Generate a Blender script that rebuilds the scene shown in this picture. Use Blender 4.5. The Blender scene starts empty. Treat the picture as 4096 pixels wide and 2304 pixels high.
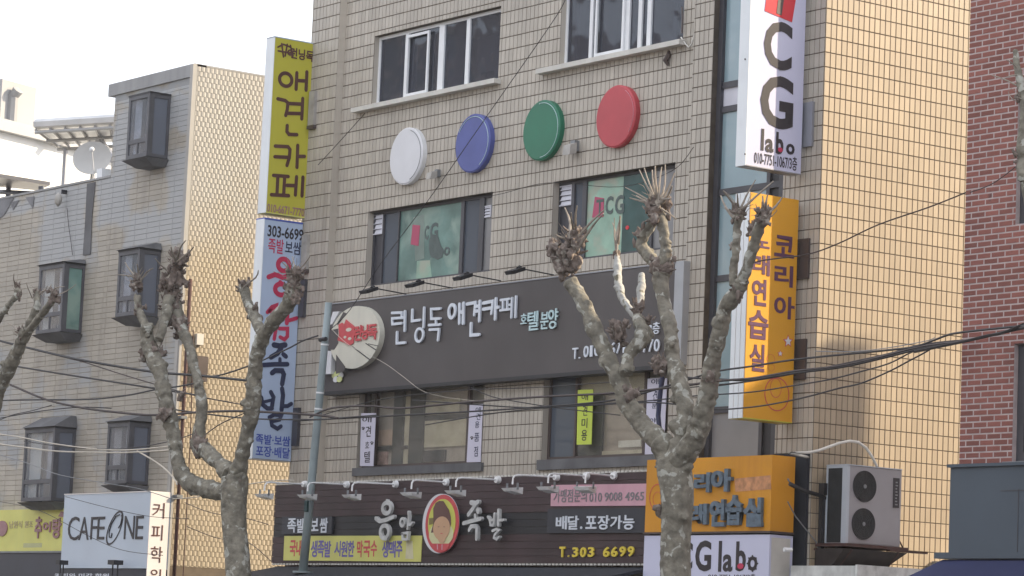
import bpy, math, random
import numpy as np
from mathutils import Vector, Matrix, noise as mnoise
random.seed(7)
SC = bpy.context.scene
COL = SC.collection

# ------------------------------------------------------------------ camera, sky, sun, exposure
FPX = 12287.0
YAW, PITCH, ROLL = math.radians(-53.42), math.radians(6.9), math.radians(2.44)
def _rot():
    cy, sy, cp, sp = math.cos(YAW), math.sin(YAW), math.cos(PITCH), math.sin(PITCH)
    fwd = np.array([sy*cp, cy*cp, sp]); right = np.array([cy, -sy, 0.0]); down = np.cross(fwd, right)
    cr, sr = math.cos(ROLL), math.sin(ROLL)
    return np.array([[cr, -sr, 0], [sr, cr, 0], [0, 0, 1]]) @ np.array([right, down, fwd])
RM = _rot()
CAM = np.array([31.181, -28.371, 1.6])
cd = bpy.data.cameras.new('camera'); cam = bpy.data.objects.new('camera', cd); COL.objects.link(cam)
cd.sensor_width = 36.0; cd.lens = FPX/4096*36; cd.clip_end = 2000; cd.clip_start = .5
M = Matrix.Identity(4)
for i in range(3):
    M[i][0] = RM[0][i]; M[i][1] = -RM[1][i]; M[i][2] = -RM[2][i]; M[i][3] = CAM[i]
cam.matrix_world = M
SC.camera = cam

SUN_EL = math.radians(30); SUN_AZ = math.atan2(1.0, 2.0)          # sun stands towards (+1,+2) in plan, behind the street front
w = bpy.data.worlds.new('World'); SC.world = w; w.use_nodes = True
nt = w.node_tree; bg = nt.nodes['Background']
sky = nt.nodes.new('ShaderNodeTexSky'); sky.sky_type = 'NISHITA'; sky.sun_disc = False
sky.sun_elevation = SUN_EL; sky.sun_rotation = SUN_AZ; sky.dust_density = 4.0; sky.air_density = 1.0
veil = nt.nodes.new('ShaderNodeMix'); veil.data_type = 'RGBA'; veil.inputs[0].default_value = 0.72   # thin bright overcast veil
veil.inputs[7].default_value = (9.2, 9.5, 10.3, 1)
nt.links.new(sky.outputs[0], veil.inputs[6]); nt.links.new(veil.outputs[2], bg.inputs[0]); bg.inputs[1].default_value = 0.12
sd = bpy.data.lights.new('sun', 'SUN'); sd.energy = 4.9; sd.angle = math.radians(.6); sd.color = (1.0, .83, .60)
sun = bpy.data.objects.new('sun', sd); COL.objects.link(sun)
sv = Vector((math.sin(SUN_AZ)*math.cos(SUN_EL), math.cos(SUN_AZ)*math.cos(SUN_EL), math.sin(SUN_EL)))
sun.rotation_euler = sv.to_track_quat('Z', 'Y').to_euler(); sun.location = (10, 20, 40)
SC.view_settings.view_transform = 'Standard'; SC.view_settings.look = 'None'
SC.view_settings.exposure = 0.86; SC.view_settings.gamma = 1.0; SC.view_settings.use_curve_mapping = False
SC.render.engine = 'CYCLES'; SC.cycles.use_denoising = True
SC.cycles.max_bounces = 6; SC.cycles.transparent_max_bounces = 8
SC.cycles.filter_width = 1.5

# thin bright haze between the camera and the far end of the street
hm = bpy.data.materials.new('haze_air'); hm.use_nodes = True; ht = hm.node_tree; ht.nodes.remove(ht.nodes['Principled BSDF'])
hv = ht.nodes.new('ShaderNodeVolumePrincipled'); hv.inputs['Density'].default_value = .0003; hv.inputs['Color'].default_value = (.93, .95, 1, 1); hv.inputs['Anisotropy'].default_value = .35
ht.links.new(hv.outputs[0], ht.nodes['Material Output'].inputs['Volume'])
hb = bpy.data.meshes.new('haze'); X0, Z0, Z1 = 260, -1.0, 30.0
hb.from_pydata([(x, y, z) for x in (-X0, X0) for y in (-X0, X0) for z in (Z0, Z1)], [], [(0, 1, 3, 2), (4, 6, 7, 5), (0, 4, 5, 1), (2, 3, 7, 6), (0, 2, 6, 4), (1, 5, 7, 3)]); hb.materials.append(hm)
ho = bpy.data.objects.new('haze', hb); COL.objects.link(ho); ho['kind'] = 'stuff'; ho['label'] = 'thin pale haze filling the whole street'; ho['category'] = 'haze'
SC.cycles.volume_bounces = 0; SC.cycles.volume_max_steps = 32; SC.cycles.volume_step_rate = 4

# ------------------------------------------------------------------ measuring: a point of the photograph met with a real plane
def ray(x, y): return RM.T @ np.array([(x-2048)/FPX, (y-1152)/FPX, 1.0])
def P(x, y, ax, v):
    d = ray(x, y); return CAM + d*((v-CAM[ax])/d[ax])
def Q(p):
    q = RM @ (np.array(p, float)-CAM); return 2048+FPX*q[0]/q[2], 1152+FPX*q[1]/q[2]
def C(cx, cy, s):                                                  # crop coordinates -> photograph coordinates
    return lambda x, y: (cx+x/s, cy+y/s)

# ------------------------------------------------------------------ materials
MATS = {}
def pm(name, col, rough=.6, var=.1, scale=2.5, metal=0.0, island=0.0, streak=0.0, streakcol=None, bump=0.0,
       bscale=30, spec=.5, patch=None, patchscale=2.0, patchlo=.5, patchhi=.6, zstretch=.12, alpha=None, hue=0.0):
    m = bpy.data.materials.new(name); m.use_nodes = True; t = m.node_tree; b = t.nodes['Principled BSDF']
    N = t.nodes.new; L = t.links.new
    g = N('ShaderNodeNewGeometry')
    n = N('ShaderNodeTexNoise'); n.inputs['Scale'].default_value = scale; n.inputs['Detail'].default_value = 6; L(g.outputs['Position'], n.inputs['Vector'])
    mr = N('ShaderNodeMapRange'); mr.inputs[1].default_value = .3; mr.inputs[2].default_value = .7
    mr.inputs[3].default_value = 1-var; mr.inputs[4].default_value = 1+var; L(n.outputs['Fac'], mr.inputs[0])
    mul = N('ShaderNodeVectorMath'); mul.operation = 'SCALE'; mul.inputs[0].default_value = col[:3]; L(mr.outputs[0], mul.inputs['Scale'])
    out = mul.outputs[0]
    if island:
        oi = N('ShaderNodeObjectInfo'); ad = N('ShaderNodeMath'); ad.operation = 'ADD'
        L(g.outputs['Random Per Island'], ad.inputs[0]); L(oi.outputs['Random'], ad.inputs[1])
        fr = N('ShaderNodeMath'); fr.operation = 'FRACT'; L(ad.outputs[0], fr.inputs[0])
        m2 = N('ShaderNodeMapRange'); m2.inputs[3].default_value = 1-island; m2.inputs[4].default_value = 1+island*.7; L(fr.outputs[0], m2.inputs[0])
        s2 = N('ShaderNodeVectorMath'); s2.operation = 'SCALE'; L(out, s2.inputs[0]); L(m2.outputs[0], s2.inputs['Scale']); out = s2.outputs[0]
    if streak:
        mp = N('ShaderNodeMapping'); mp.inputs['Scale'].default_value = (1.6, 1.6, zstretch); L(g.outputs['Position'], mp.inputs[0])
        n3 = N('ShaderNodeTexNoise'); n3.inputs['Scale'].default_value = 2.2; n3.inputs['Detail'].default_value = 7; n3.inputs['Roughness'].default_value = .65; L(mp.outputs[0], n3.inputs['Vector'])
        r3 = N('ShaderNodeMapRange'); r3.inputs[1].default_value = .5; r3.inputs[2].default_value = .78; r3.inputs[3].default_value = 0; r3.inputs[4].default_value = streak; L(n3.outputs['Fac'], r3.inputs[0])
        mx = N('ShaderNodeMix'); mx.data_type = 'RGBA'; L(r3.outputs[0], mx.inputs[0]); L(out, mx.inputs[6])
        mx.inputs[7].default_value = tuple(streakcol or [c*.35 for c in col[:3]])+(1,); out = mx.outputs[2]
    if patch:
        n4 = N('ShaderNodeTexNoise'); n4.inputs['Scale'].default_value = patchscale; n4.inputs['Detail'].default_value = 5; n4.inputs['Distortion'].default_value = .4; L(g.outputs['Position'], n4.inputs['Vector'])
        r4 = N('ShaderNodeMapRange'); r4.inputs[1].default_value = patchlo; r4.inputs[2].default_value = patchhi; L(n4.outputs['Fac'], r4.inputs[0])
        mx = N('ShaderNodeMix'); mx.data_type = 'RGBA'; L(r4.outputs[0], mx.inputs[0]); L(out, mx.inputs[6]); mx.inputs[7].default_value = tuple(patch)+(1,); out = mx.outputs[2]
    L(out, b.inputs['Base Color'])
    b.inputs['Roughness'].default_value = rough; b.inputs['Metallic'].default_value = metal; b.inputs['Specular IOR Level'].default_value = spec
    if bump:
        nb = N('ShaderNodeTexNoise'); nb.inputs['Scale'].default_value = bscale; nb.inputs['Detail'].default_value = 5; L(g.outputs['Position'], nb.inputs['Vector'])
        bp = N('ShaderNodeBump'); bp.inputs['Strength'].default_value = bump; bp.inputs['Distance'].default_value = .02; L(nb.outputs['Fac'], bp.inputs['Height']); L(bp.outputs[0], b.inputs['Normal'])
    MATS[name] = m; return m
def glassmat(name, tint, transp=.6, rough=.05, wob=.15):
    m = bpy.data.materials.new(name); m.use_nodes = True; t = m.node_tree; N = t.nodes.new; L = t.links.new
    t.nodes.remove(t.nodes['Principled BSDF']); o = t.nodes['Material Output']
    tr = N('ShaderNodeBsdfTransparent'); tr.inputs[0].default_value = tuple(tint)+(1,)
    gl = N('ShaderNodeBsdfGlossy'); gl.inputs['Roughness'].default_value = rough; gl.inputs[0].default_value = (.9, .95, 1, 1)
    df = N('ShaderNodeBsdfDiffuse'); df.inputs[0].default_value = tuple(c*.5 for c in tint)+(1,)
    g = N('ShaderNodeNewGeometry'); n = N('ShaderNodeTexNoise'); n.inputs['Scale'].default_value = 1.3; L(g.outputs['Position'], n.inputs['Vector'])
    bp = N('ShaderNodeBump'); bp.inputs['Strength'].default_value = wob; bp.inputs['Distance'].default_value = .05; L(n.outputs['Fac'], bp.inputs['Height']); L(bp.outputs[0], gl.inputs['Normal'])
    m1 = N('ShaderNodeMixShader'); m1.inputs[0].default_value = 1-transp; L(tr.outputs[0], m1.inputs[1]); L(df.outputs[0], m1.inputs[2])
    fr = N('ShaderNodeFresnel'); fr.inputs[0].default_value = 1.45; L(bp.outputs[0], fr.inputs['Normal'])
    fb = N('ShaderNodeMath'); fb.operation = 'SUBTRACT'; fb.inputs[0].default_value = 1; L(g.outputs['Backfacing'], fb.inputs[1]); fm_ = N('ShaderNodeMath'); fm_.operation = 'MULTIPLY'; L(fr.outputs[0], fm_.inputs[0]); L(fb.outputs[0], fm_.inputs[1])
    m2 = N('ShaderNodeMixShader'); L(fm_.outputs[0], m2.inputs[0]); L(m1.outputs[0], m2.inputs[1]); L(gl.outputs[0], m2.inputs[2]); L(m2.outputs[0], o.inputs[0])
    MATS[name] = m; return m

TILE = pm('facade_tile', (.455, .412, .35), .5, .10, .7, island=.10, streak=.5, streakcol=(.25, .215, .18))
TILE_Y = pm('side_tile', (.385, .307, .212), .5, .07, .6, island=.09, streak=.25, streakcol=(.36, .27, .18))
GROUT = pm('grout', (.10, .08, .06), .9, .3, 5)
GROUT_L = pm('grout_pale', (.30, .27, .22), .9, .3, 5)
LTILE = pm('long_tile', (.40, .365, .31), .6, .1, .8, island=.08, streak=.6, streakcol=(.24, .215, .19), patch=(.33, .335, .34), patchscale=.55, patchlo=.56, patchhi=.64)
def tint_boxes(m, boxes, col, sf=.08, amt=.86, nz=.9):
    t = m.node_tree; N = t.nodes.new; L = t.links.new; b = t.nodes['Principled BSDF']; src = b.inputs['Base Color'].links[0].from_socket
    g = N('ShaderNodeNewGeometry'); n = N('ShaderNodeTexNoise'); n.inputs['Scale'].default_value = 1.7; n.inputs['Detail'].default_value = 6; L(g.outputs['Position'], n.inputs['Vector'])
    v = N('ShaderNodeVectorMath'); v.operation = 'MULTIPLY_ADD'; L(n.outputs['Color'], v.inputs[0]); v.inputs[1].default_value = (nz, nz, nz); L(g.outputs['Position'], v.inputs[2])
    v2 = N('ShaderNodeVectorMath'); v2.operation = 'SUBTRACT'; L(v.outputs[0], v2.inputs[0]); v2.inputs[1].default_value = (nz/2, nz/2, nz/2); sp = N('ShaderNodeSeparateXYZ'); L(v2.outputs[0], sp.inputs[0])
    tot = None
    for (x0, x1, z0, z1) in boxes:
        cur = None
        for sock, lo, hi in (('X', x0, x1), ('Z', z0, z1)):
            a = N('ShaderNodeMapRange'); a.inputs[1].default_value = lo-sf; a.inputs[2].default_value = lo+sf; L(sp.outputs[sock], a.inputs[0])
            c = N('ShaderNodeMapRange'); c.inputs[1].default_value = hi+sf; c.inputs[2].default_value = hi-sf; L(sp.outputs[sock], c.inputs[0])
            for q in (a, c):
                if cur is None: cur = q.outputs[0]
                else: mm = N('ShaderNodeMath'); mm.operation = 'MULTIPLY'; L(cur, mm.inputs[0]); L(q.outputs[0], mm.inputs[1]); cur = mm.outputs[0]
        if tot is None: tot = cur
        else: mm = N('ShaderNodeMath'); mm.operation = 'MAXIMUM'; L(tot, mm.inputs[0]); L(cur, mm.inputs[1]); tot = mm.outputs[0]
    k = N('ShaderNodeMath'); k.operation = 'MULTIPLY'; k.inputs[1].default_value = amt; L(tot, k.inputs[0])
    mx = N('ShaderNodeMix'); mx.data_type = 'RGBA'; L(k.outputs[0], mx.inputs[0]); L(src, mx.inputs[6]); mx.inputs[7].default_value = col+(1,); L(mx.outputs[2], b.inputs['Base Color'])
def pxbox(l, t, r_, b_):
    a = P(l, (t+b_)/2, 1, -.64)[0]; c = P(r_, (t+b_)/2, 1, -.64)[0]; m_ = (l+r_)/2; return (a, c, P(m_, b_, 1, -.64)[2], P(m_, t, 1, -.64)[2])
WASH = [pxbox(165, 740, 350, 1045), pxbox(388, 690, 520, 900), pxbox(500, 840, 730, 985), pxbox(660, 600, 780, 900), pxbox(440, 330, 790, 395), pxbox(640, 380, 790, 520), pxbox(0, 780, 170, 850), pxbox(455, 450, 520, 700)]
for gm, gc in ((LTILE, (.375, .385, .395)), (GROUT_L, (.30, .31, .32))): tint_boxes(gm, WASH, gc)
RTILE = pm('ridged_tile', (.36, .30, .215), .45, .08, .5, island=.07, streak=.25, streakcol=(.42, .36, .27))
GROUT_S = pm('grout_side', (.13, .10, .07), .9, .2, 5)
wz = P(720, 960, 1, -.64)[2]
for gm, gc in ((RTILE, (.375, .37, .36)), (GROUT_S, (.26, .25, .235))): tint_boxes(gm, [(-60, 60, wz+.1, 40)], gc, 1.0, .8, 1.8)  # side wall tiles turn paler and greyer towards the top, soft edge
CEMENT = pm('cement_render', (.33, .33, .33), .9, .12, 1.2, streak=.5, streakcol=(.2, .2, .2), bump=.2)
DCEMENT = pm('dark_cement', (.13, .13, .135), .9, .2, 2, streak=.4)
BRICK = pm('red_brick', (.235, .086, .068), .85, .14, 1.0, island=.22, patch=(.09, .045, .045), patchscale=2.0, patchlo=.66, patchhi=.75, bump=.3, bscale=60)
MORTAR = pm('mortar', (.42, .34, .325), .9, .15, 8)
WHITEP = pm('white_paint', (.72, .74, .76), .45, .05, 2, streak=.3, streakcol=(.5, .5, .48))
PVC = pm('white_pvc', (.76, .77, .78), .4, .04, 4, streak=.25, streakcol=(.45, .44, .42))
SILL = pm('stone_sill', (.58, .56, .51), .6, .08, 4, streak=.3, streakcol=(.36, .33, .29))
ALU = pm('grey_aluminium', (.30, .31, .34), .4, .06, 3, metal=.3)
DARKF = pm('dark_frame', (.055, .055, .065), .4, .12, 4)
BROWNF = pm('brown_frame', (.075, .055, .05), .5, .15, 4)
BLACK = pm('black_metal', (.022, .022, .026), .5, .15, 4)
ROOMK = pm('room_black', (.03, .035, .035), .8, .2, 1)
ROOM = pm('room_plaster', (.62, .58, .52), .9, .15, 1)
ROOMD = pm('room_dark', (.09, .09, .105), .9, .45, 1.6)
ROOML = pm('room_light', (.8, .8, .70), .9, .15, 1.5)
CURTAIN = pm('curtain', (.62, .64, .66), .9, .25, 3, streak=.5, zstretch=.05)
GLASS = glassmat('window_glass', (.86, .88, .90), .88)
GLASSW = glassmat('brightened_glass', (.95, .93, .88), .88)  # diffuse share brightens the panes in place of reflections
GLASSC = glassmat('curtained_glass', (.86, .88, .92), .78)
GLASSD = glassmat('dark_glass', (.34, .36, .44), .78, .05, .4)
GLASSB = glassmat('blue_glass', (.21, .245, .30), .15, .12)
GLASSS = glassmat('slate_glass', (.34, .37, .45), .15, .12)
TEAL = pm('teal_film', (.135, .235, .21), .22, .35, 1.7, patch=(.25, .35, .30), patchscale=1.8, patchlo=.5, patchhi=.66, spec=.6)
MINT = pm('mint_film', (.27, .42, .33), .25, .25, 2.2, patch=(.36, .40, .32), patchscale=2, patchlo=.5, patchhi=.62)
DTEAL = pm('dark_teal_film', (.035, .085, .082), .18, .3, 2)
PALEGL = pm('pale_blue_glazing', (.24, .34, .375), .16, .14, .9, patch=(.30, .39, .42), patchscale=.9, patchlo=.45, patchhi=.6, spec=.8)
GREYGL = pm('grey_glazing', (.22, .22, .225), .25, .14, 1.0, spec=.7)
VENTW = pm('white_vent', (.62, .62, .68), .5, .08, 5)
SIGNB = pm('brown_grey_signboard', (.070, .062, .063), .42, .14, .8, streak=.25, streakcol=(.11, .095, .09))
SIGND = pm('dark_brown_slat', (.046, .026, .029), .55, .25, 1.6, streak=.3, streakcol=(.03, .018, .02))
BLKBAND = pm('black_slat', (.014, .015, .02), .5, .2, 2)
NAVYB = pm('slate_plate', (.03, .034, .045), .5, .08, 2)
LETW = pm('letter_white', (.66, .70, .76), .4, .05, 5)
LETG = pm('letter_grey', (.50, .50, .49), .6, .2, 8)
LETC = pm('letter_pale_cyan', (.50, .66, .68), .4, .06, 5)
LETY = pm('letter_yellow', (.72, .56, .06), .4, .06, 5)
LETK = pm('letter_charcoal', (.02, .017, .024), .4, .1, 5)
LETN = pm('letter_navy', (.022, .03, .075), .4, .1, 5)
LETB = pm('letter_blue', (.06, .10, .42), .4, .1, 5)
LETP = pm('letter_purple', (.14, .12, .36), .5, .12, 6)
LETPU = pm('letter_plum', (.10, .035, .085), .4, .1, 5)
LETR = pm('letter_red', (.55, .07, .08), .5, .12, 6)
LETCR = pm('letter_crimson', (.50, .03, .09), .4, .1, 5)
LETBR = pm('letter_brown', (.09, .035, .03), .4, .15, 5)
LETSL = pm('letter_slate', (.11, .15, .19), .6, .3, 12)
LETMV = pm('letter_mauve', (.32, .17, .18), .5, .15, 6)
CREAM = pm('cream_disc', (.60, .58, .49), .5, .1, 1.5, streak=.4, streakcol=(.42, .41, .37))
YEL = pm('sign_yellow', (.50, .465, .05), .4, .05, 1)
YEL2 = pm('banner_yellow', (.62, .60, .17), .5, .08, 2, streak=.3, streakcol=(.45, .5, .22))
LIME = pm('lime_poster', (.50, .60, .07), .5, .08, 2)
LBLUE = pm('sign_pale_blue', (.43, .52, .68), .4, .05, 1)
LILAC = pm('sign_lilac_white', (.56, .57, .72), .35, .04, 1)
LILAC2 = pm('sign_shaded_white', (.50, .57, .66), .35, .04, 1)  # sign white with the bluish tone of shade put into the colour
WARMW = pm('sign_sunlit_white', (.74, .70, .68), .35, .04, 1)  # sign white with the warm tone of sunlight put into the colour
ORANGE = pm('sign_orange', (.68, .33, .018), .4, .05, 1)
ORANGE2 = pm('sign_old_orange', (.62, .27, .012), .5, .1, 1.2, streak=.5, streakcol=(.42, .13, .02))
PINK = pm('banner_pink', (.60, .34, .40), .5, .1, 2, streak=.4, streakcol=(.45, .2, .26))
RED = pm('red_panel', (.58, .02, .035), .35, .05, 2)
DRED = pm('red_disc', (.47, .055, .07), .45, .1, 2)
DBLUE = pm('blue_disc', (.075, .095, .30), .45, .14, 2)
DGREEN = pm('green_disc', (.015, .155, .085), .45, .1, 2)
DWHITE = pm('white_disc', (.66, .66, .68), .45, .05, 2)
POLE = pm('pole_steel', (.25, .30, .31), .5, .12, 3, streak=.3)
GREYB = pm('fascia_slate', (.062, .082, .105), .55, .08, .7)
NAVY = pm('navy_awning', (.007, .012, .06), .9, .12, 2)
BLKAWN = pm('dark_awning', (.018, .021, .03), .8, .15, 2)
NAVYD = pm('navy_shopfront', (.022, .027, .045), .4, .15, 2)
ACW = pm('ac_casing', (.31, .30, .315), .5, .05, 2)
ACE = pm('ac_edge', (.44, .48, .53), .45, .05, 2)
ACK = pm('ac_grille', (.030, .033, .036), .6, .2, 6)
RUST = pm('rusty_steel', (.06, .026, .022), .8, .3, 9)
STEELG = pm('galvanised', (.20, .21, .22), .5, .15, 6)
WIRE = pm('wire_black', (.02, .017, .018), .6, .2, 5)
WIRED = pm('wire_brown', (.045, .03, .028), .6, .2, 5)
WIREW = pm('wire_pale', (.55, .50, .42), .6, .15, 5)
HOSE = pm('white_hose', (.62, .60, .55), .6, .1, 6)
BARK = pm('plane_bark', (.185, .17, .135), .9, .4, 9, streak=.55, streakcol=(.10, .085, .065), zstretch=.8, patch=(.365, .36, .315), patchscale=6.5, patchlo=.575, patchhi=.615, bump=.7, bscale=24)
BARKD = pm('knob_bark', (.165, .13, .11), .95, .4, 14, patch=(.30, .27, .235), patchscale=9, patchlo=.58, patchhi=.66, bump=.8, bscale=30)
BARKP = pm('pale_bark', (.36, .36, .34), .9, .15, 8, patch=(.17, .16, .12), patchscale=9, patchlo=.60, patchhi=.64, bump=.4, bscale=22)
TWIG = pm('twig_bark', (.27, .235, .195), .9, .25, 12)
ASPHALT = pm('asphalt', (.05, .05, .052), .9, .15, 3, bump=.3)
PAVE = pm('paving_concrete', (.26, .255, .245), .9, .12, 2, bump=.2)
LINE = pm('road_paint', (.75, .75, .72), .7, .08, 6)
SKIN = pm('print_skin', (.56, .34, .20), .5, .04, 3)
HAIR = pm('print_brown', (.13, .06, .05), .5, .04, 3)
OLIVE = pm('print_olive', (.20, .16, .05), .5, .04, 3)
PCREAM = pm('print_cream', (.62, .60, .34), .5, .05, 3)
PYEL = pm('print_yellow', (.55, .55, .10), .5, .05, 3)
FLOWER = pm('print_flower', (.62, .66, .30), .5, .2, 12)
PANELT = pm('translucent_panel', (.85, .86, .86), .5, .06, 2)
STAIN = pm('peeled_orange', (.52, .25, .12), .7, .3, 12)

# ------------------------------------------------------------------ mesh helpers
class MB:
    def __init__(s): s.v = []; s.f = []; s.smooth = False
    def add(s, vs, fs):
        n = len(s.v); s.v += [tuple(map(float, p)) for p in vs]; s.f += [tuple(i+n for i in f) for f in fs]; return s
    def box(s, x0, x1, y0, y1, z0, z1):
        x0, x1 = min(x0, x1), max(x0, x1); y0, y1 = min(y0, y1), max(y0, y1); z0, z1 = min(z0, z1), max(z0, z1)
        v = [(x, y, z) for x in (x0, x1) for y in (y0, y1) for z in (z0, z1)]
        return s.add(v, [(0, 1, 3, 2), (4, 6, 7, 5), (0, 4, 5, 1), (2, 3, 7, 6), (0, 2, 6, 4), (1, 5, 7, 3)])
    def hexa(s, a, b):      # two quads of four points each -> solid
        return s.add(list(a)+list(b), [(0, 1, 2, 3), (7, 6, 5, 4), (0, 4, 5, 1), (1, 5, 6, 2), (2, 6, 7, 3), (3, 7, 4, 0)])
    def quad(s, a, b, c, d): return s.add([a, b, c, d], [(0, 1, 2, 3)])
    def prism(s, poly, off):
        n = len(poly); off = Vector(off); v = [Vector(p) for p in poly]; v2 = [p+off for p in v]
        return s.add([*v, *v2], [tuple(range(n-1, -1, -1)), tuple(range(n, 2*n))]+[(i, (i+1) % n, n+(i+1) % n, n+i) for i in range(n)])
    def tube(s, pts, rad, n=8, caps=True, jit=0.0):
        pts = [Vector(p) for p in pts]; rad = rad if hasattr(rad, '__len__') else [rad]*len(pts)
        ref = None; rings = []; base = len(s.v)
        for i, p in enumerate(pts):
            t = (pts[min(i+1, len(pts)-1)]-pts[max(i-1, 0)]).normalized()
            if ref is None:
                ref = t.orthogonal().normalized()
            ref = (ref-t*ref.dot(t)).normalized(); b = t.cross(ref)
            for k in range(n):
                a = 2*math.pi*k/n; r = rad[i]*(1+(random.uniform(-jit, jit) if jit else 0))
                s.v.append(tuple(p+(ref*math.cos(a)+b*math.sin(a))*r))
        for i in range(len(pts)-1):
            for k in range(n):
                a = base+i*n+k; b2 = base+i*n+(k+1) % n
                s.f.append((a, b2, b2+n, a+n))
        if caps:
            s.f.append(tuple(base+k for k in range(n-1, -1, -1))); s.f.append(tuple(base+(len(pts)-1)*n+k for k in range(n)))
        return s
    def lump(s, c, r, jit=.25, squash=(1, 1, 1)):
        ico = _ico(); c = Vector(c); sd_ = random.uniform(0, 100)
        vs = []
        for v in ico[0]:
            d = 1+jit*mnoise.noise(v*2.2+Vector((sd_, sd_, 0)))*2
            vs.append(c+Vector((v.x*squash[0], v.y*squash[1], v.z*squash[2]))*r*d)
        return s.add(vs, ico[1])
    def cyl(s, c, axis, r0, r1, h, n=24):
        a = Vector(axis).normalized(); return s.tube([Vector(c), Vector(c)+a*h], [r0, r1], n)
    def build(s, name, m, parent=None, base=None, label=None, cat=None, group=None, kind=None, smooth=False):
        base = Vector(base) if base is not None else (root_loc(parent) if parent else Vector((0, 0, 0)))
        me = bpy.data.meshes.new(name); me.from_pydata([(x-base[0], y-base[1], z-base[2]) for x, y, z in s.v], [], s.f); me.update()
        if smooth or s.smooth: me.polygons.foreach_set('use_smooth', [True]*len(me.polygons))
        me.materials.append(m); o = bpy.data.objects.new(name, me); COL.objects.link(o)
        if parent is not None: o.parent = parent
        else: o.location = base
        return props(o, label, cat, group, kind)
_icoc = []
def _ico():
    if not _icoc:
        import bmesh
        bm = bmesh.new(); bmesh.ops.create_icosphere(bm, subdivisions=2, radius=1)
        _icoc.append([v.co.copy() for v in bm.verts]); _icoc.append([tuple(v.index for v in f.verts) for f in bm.faces]); bm.free()
    return _icoc
def root_loc(o):
    l = Vector((0, 0, 0))
    while o is not None: l += o.location; o = o.parent
    return l
def props(o, label=None, cat=None, group=None, kind=None):
    if label: o['label'] = label
    if cat: o['category'] = cat
    if group: o['group'] = group
    if kind: o['kind'] = kind
    return o
def thing(name, loc, label, cat, group=None):
    o = bpy.data.objects.new(name, None); o.empty_display_size = .2; COL.objects.link(o); o.location = loc
    return props(o, label, cat, group)
def copy_tree(o, parent=None):
    c = o.copy(); COL.objects.link(c); c.parent = parent
    for ch in [x for x in bpy.data.objects if x.parent == o]: copy_tree(ch, c)
    return c

# ------------------------------------------------------------------ lettering: any face of a sign is a plane F (faces the street, y=const) or S (faces +x, x=const)
class Plane:
    def __init__(s, kind, v): s.k = kind; s.v = v
    def uv(s, px, py):
        p = P(px, py, 1 if s.k == 'F' else 0, s.v); return (p[0] if s.k == 'F' else p[1]), p[2]
    def rect(s, l, t, r, b):
        mx, my = (l+r)/2, (t+b)/2
        return s.uv(l, my)[0], s.uv(mx, b)[1], s.uv(r, my)[0], s.uv(mx, t)[1]
    def pt(s, u, v, d=0.0):
        return (u, s.v-d, v) if s.k == 'F' else (s.v+d, u, v)
    def pp(s, px, py, d=0.0):
        u, v = s.uv(px, py); return s.pt(u, v, d)
_gc = {}
def glyph(txt, bold):
    key = (txt, bold)
    if key in _gc: return _gc[key]
    cu = bpy.data.curves.new('t', 'FONT'); cu.body = txt; cu.offset = bold; cu.resolution_u = 3; cu.extrude = .5; cu.size = 1
    o = bpy.data.objects.new('t', cu); COL.objects.link(o)
    dg = bpy.context.evaluated_depsgraph_get(); me = bpy.data.meshes.new_from_object(o.evaluated_get(dg))
    v = [tuple(x.co) for x in me.vertices]; f = [tuple(p.vertices) for p in me.polygons]
    bpy.data.objects.remove(o); bpy.data.curves.remove(cu); bpy.data.meshes.remove(me)
    xs = [p[0] for p in v]; ys = [p[1] for p in v]
    x0, x1, y0, y1 = min(xs), max(xs), min(ys), max(ys)
    v = [((p[0]-x0)/(x1-x0), (p[1]-y0)/(y1-y0), p[2]+.5) for p in v]
    _gc[key] = (v, f); return v, f
_textq = []
def text(parent, plane, cr, txt, l, t, r, b, m, d0=.004, dep=.006, bold=.015, name='lettering', sl=None, skew=0.0):
    """one word or letter fitted to the box it fills in the photograph (crop coordinates), raised off its plane;
    sl = (left_y_shift, right_y_shift) unused for short words"""
    v, f = glyph(txt, bold)
    (L_, T_), (R_, B_) = cr(l, t), cr(r, b)
    u0, v0, u1, v1 = plane.rect(L_, T_, R_, B_)
    mb = MB(); mb.add([plane.pt(u0+(u1-u0)*(p[0]+skew*p[1]), v0+(v1-v0)*p[1], d0+dep*p[2]) for p in v], f)
    return mb, (name, m, parent)
def put(*a, **k):
    mb, (n, m, p) = text(*a, **k); return mb.build(n, m, p)
def puts(parent, plane, cr, items, m, name='lettering', **k):     # several words printed together: one part
    for it in items:
        mb, _ = text(parent, plane, cr, *it, m, **k); o = mb.build(name, m, parent)
    return o
def plate(parent, plane, cr, pts, m, name, d0=0.0, dep=.01):
    poly = [plane.pp(*cr(x, y), d0) for x, y in pts]; a = plane.pt(0, 0, 0); b = plane.pt(0, 0, dep)
    mb = MB(); mb.prism(poly, Vector(b)-Vector(a)); return mb.build(name, m, parent)
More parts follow.
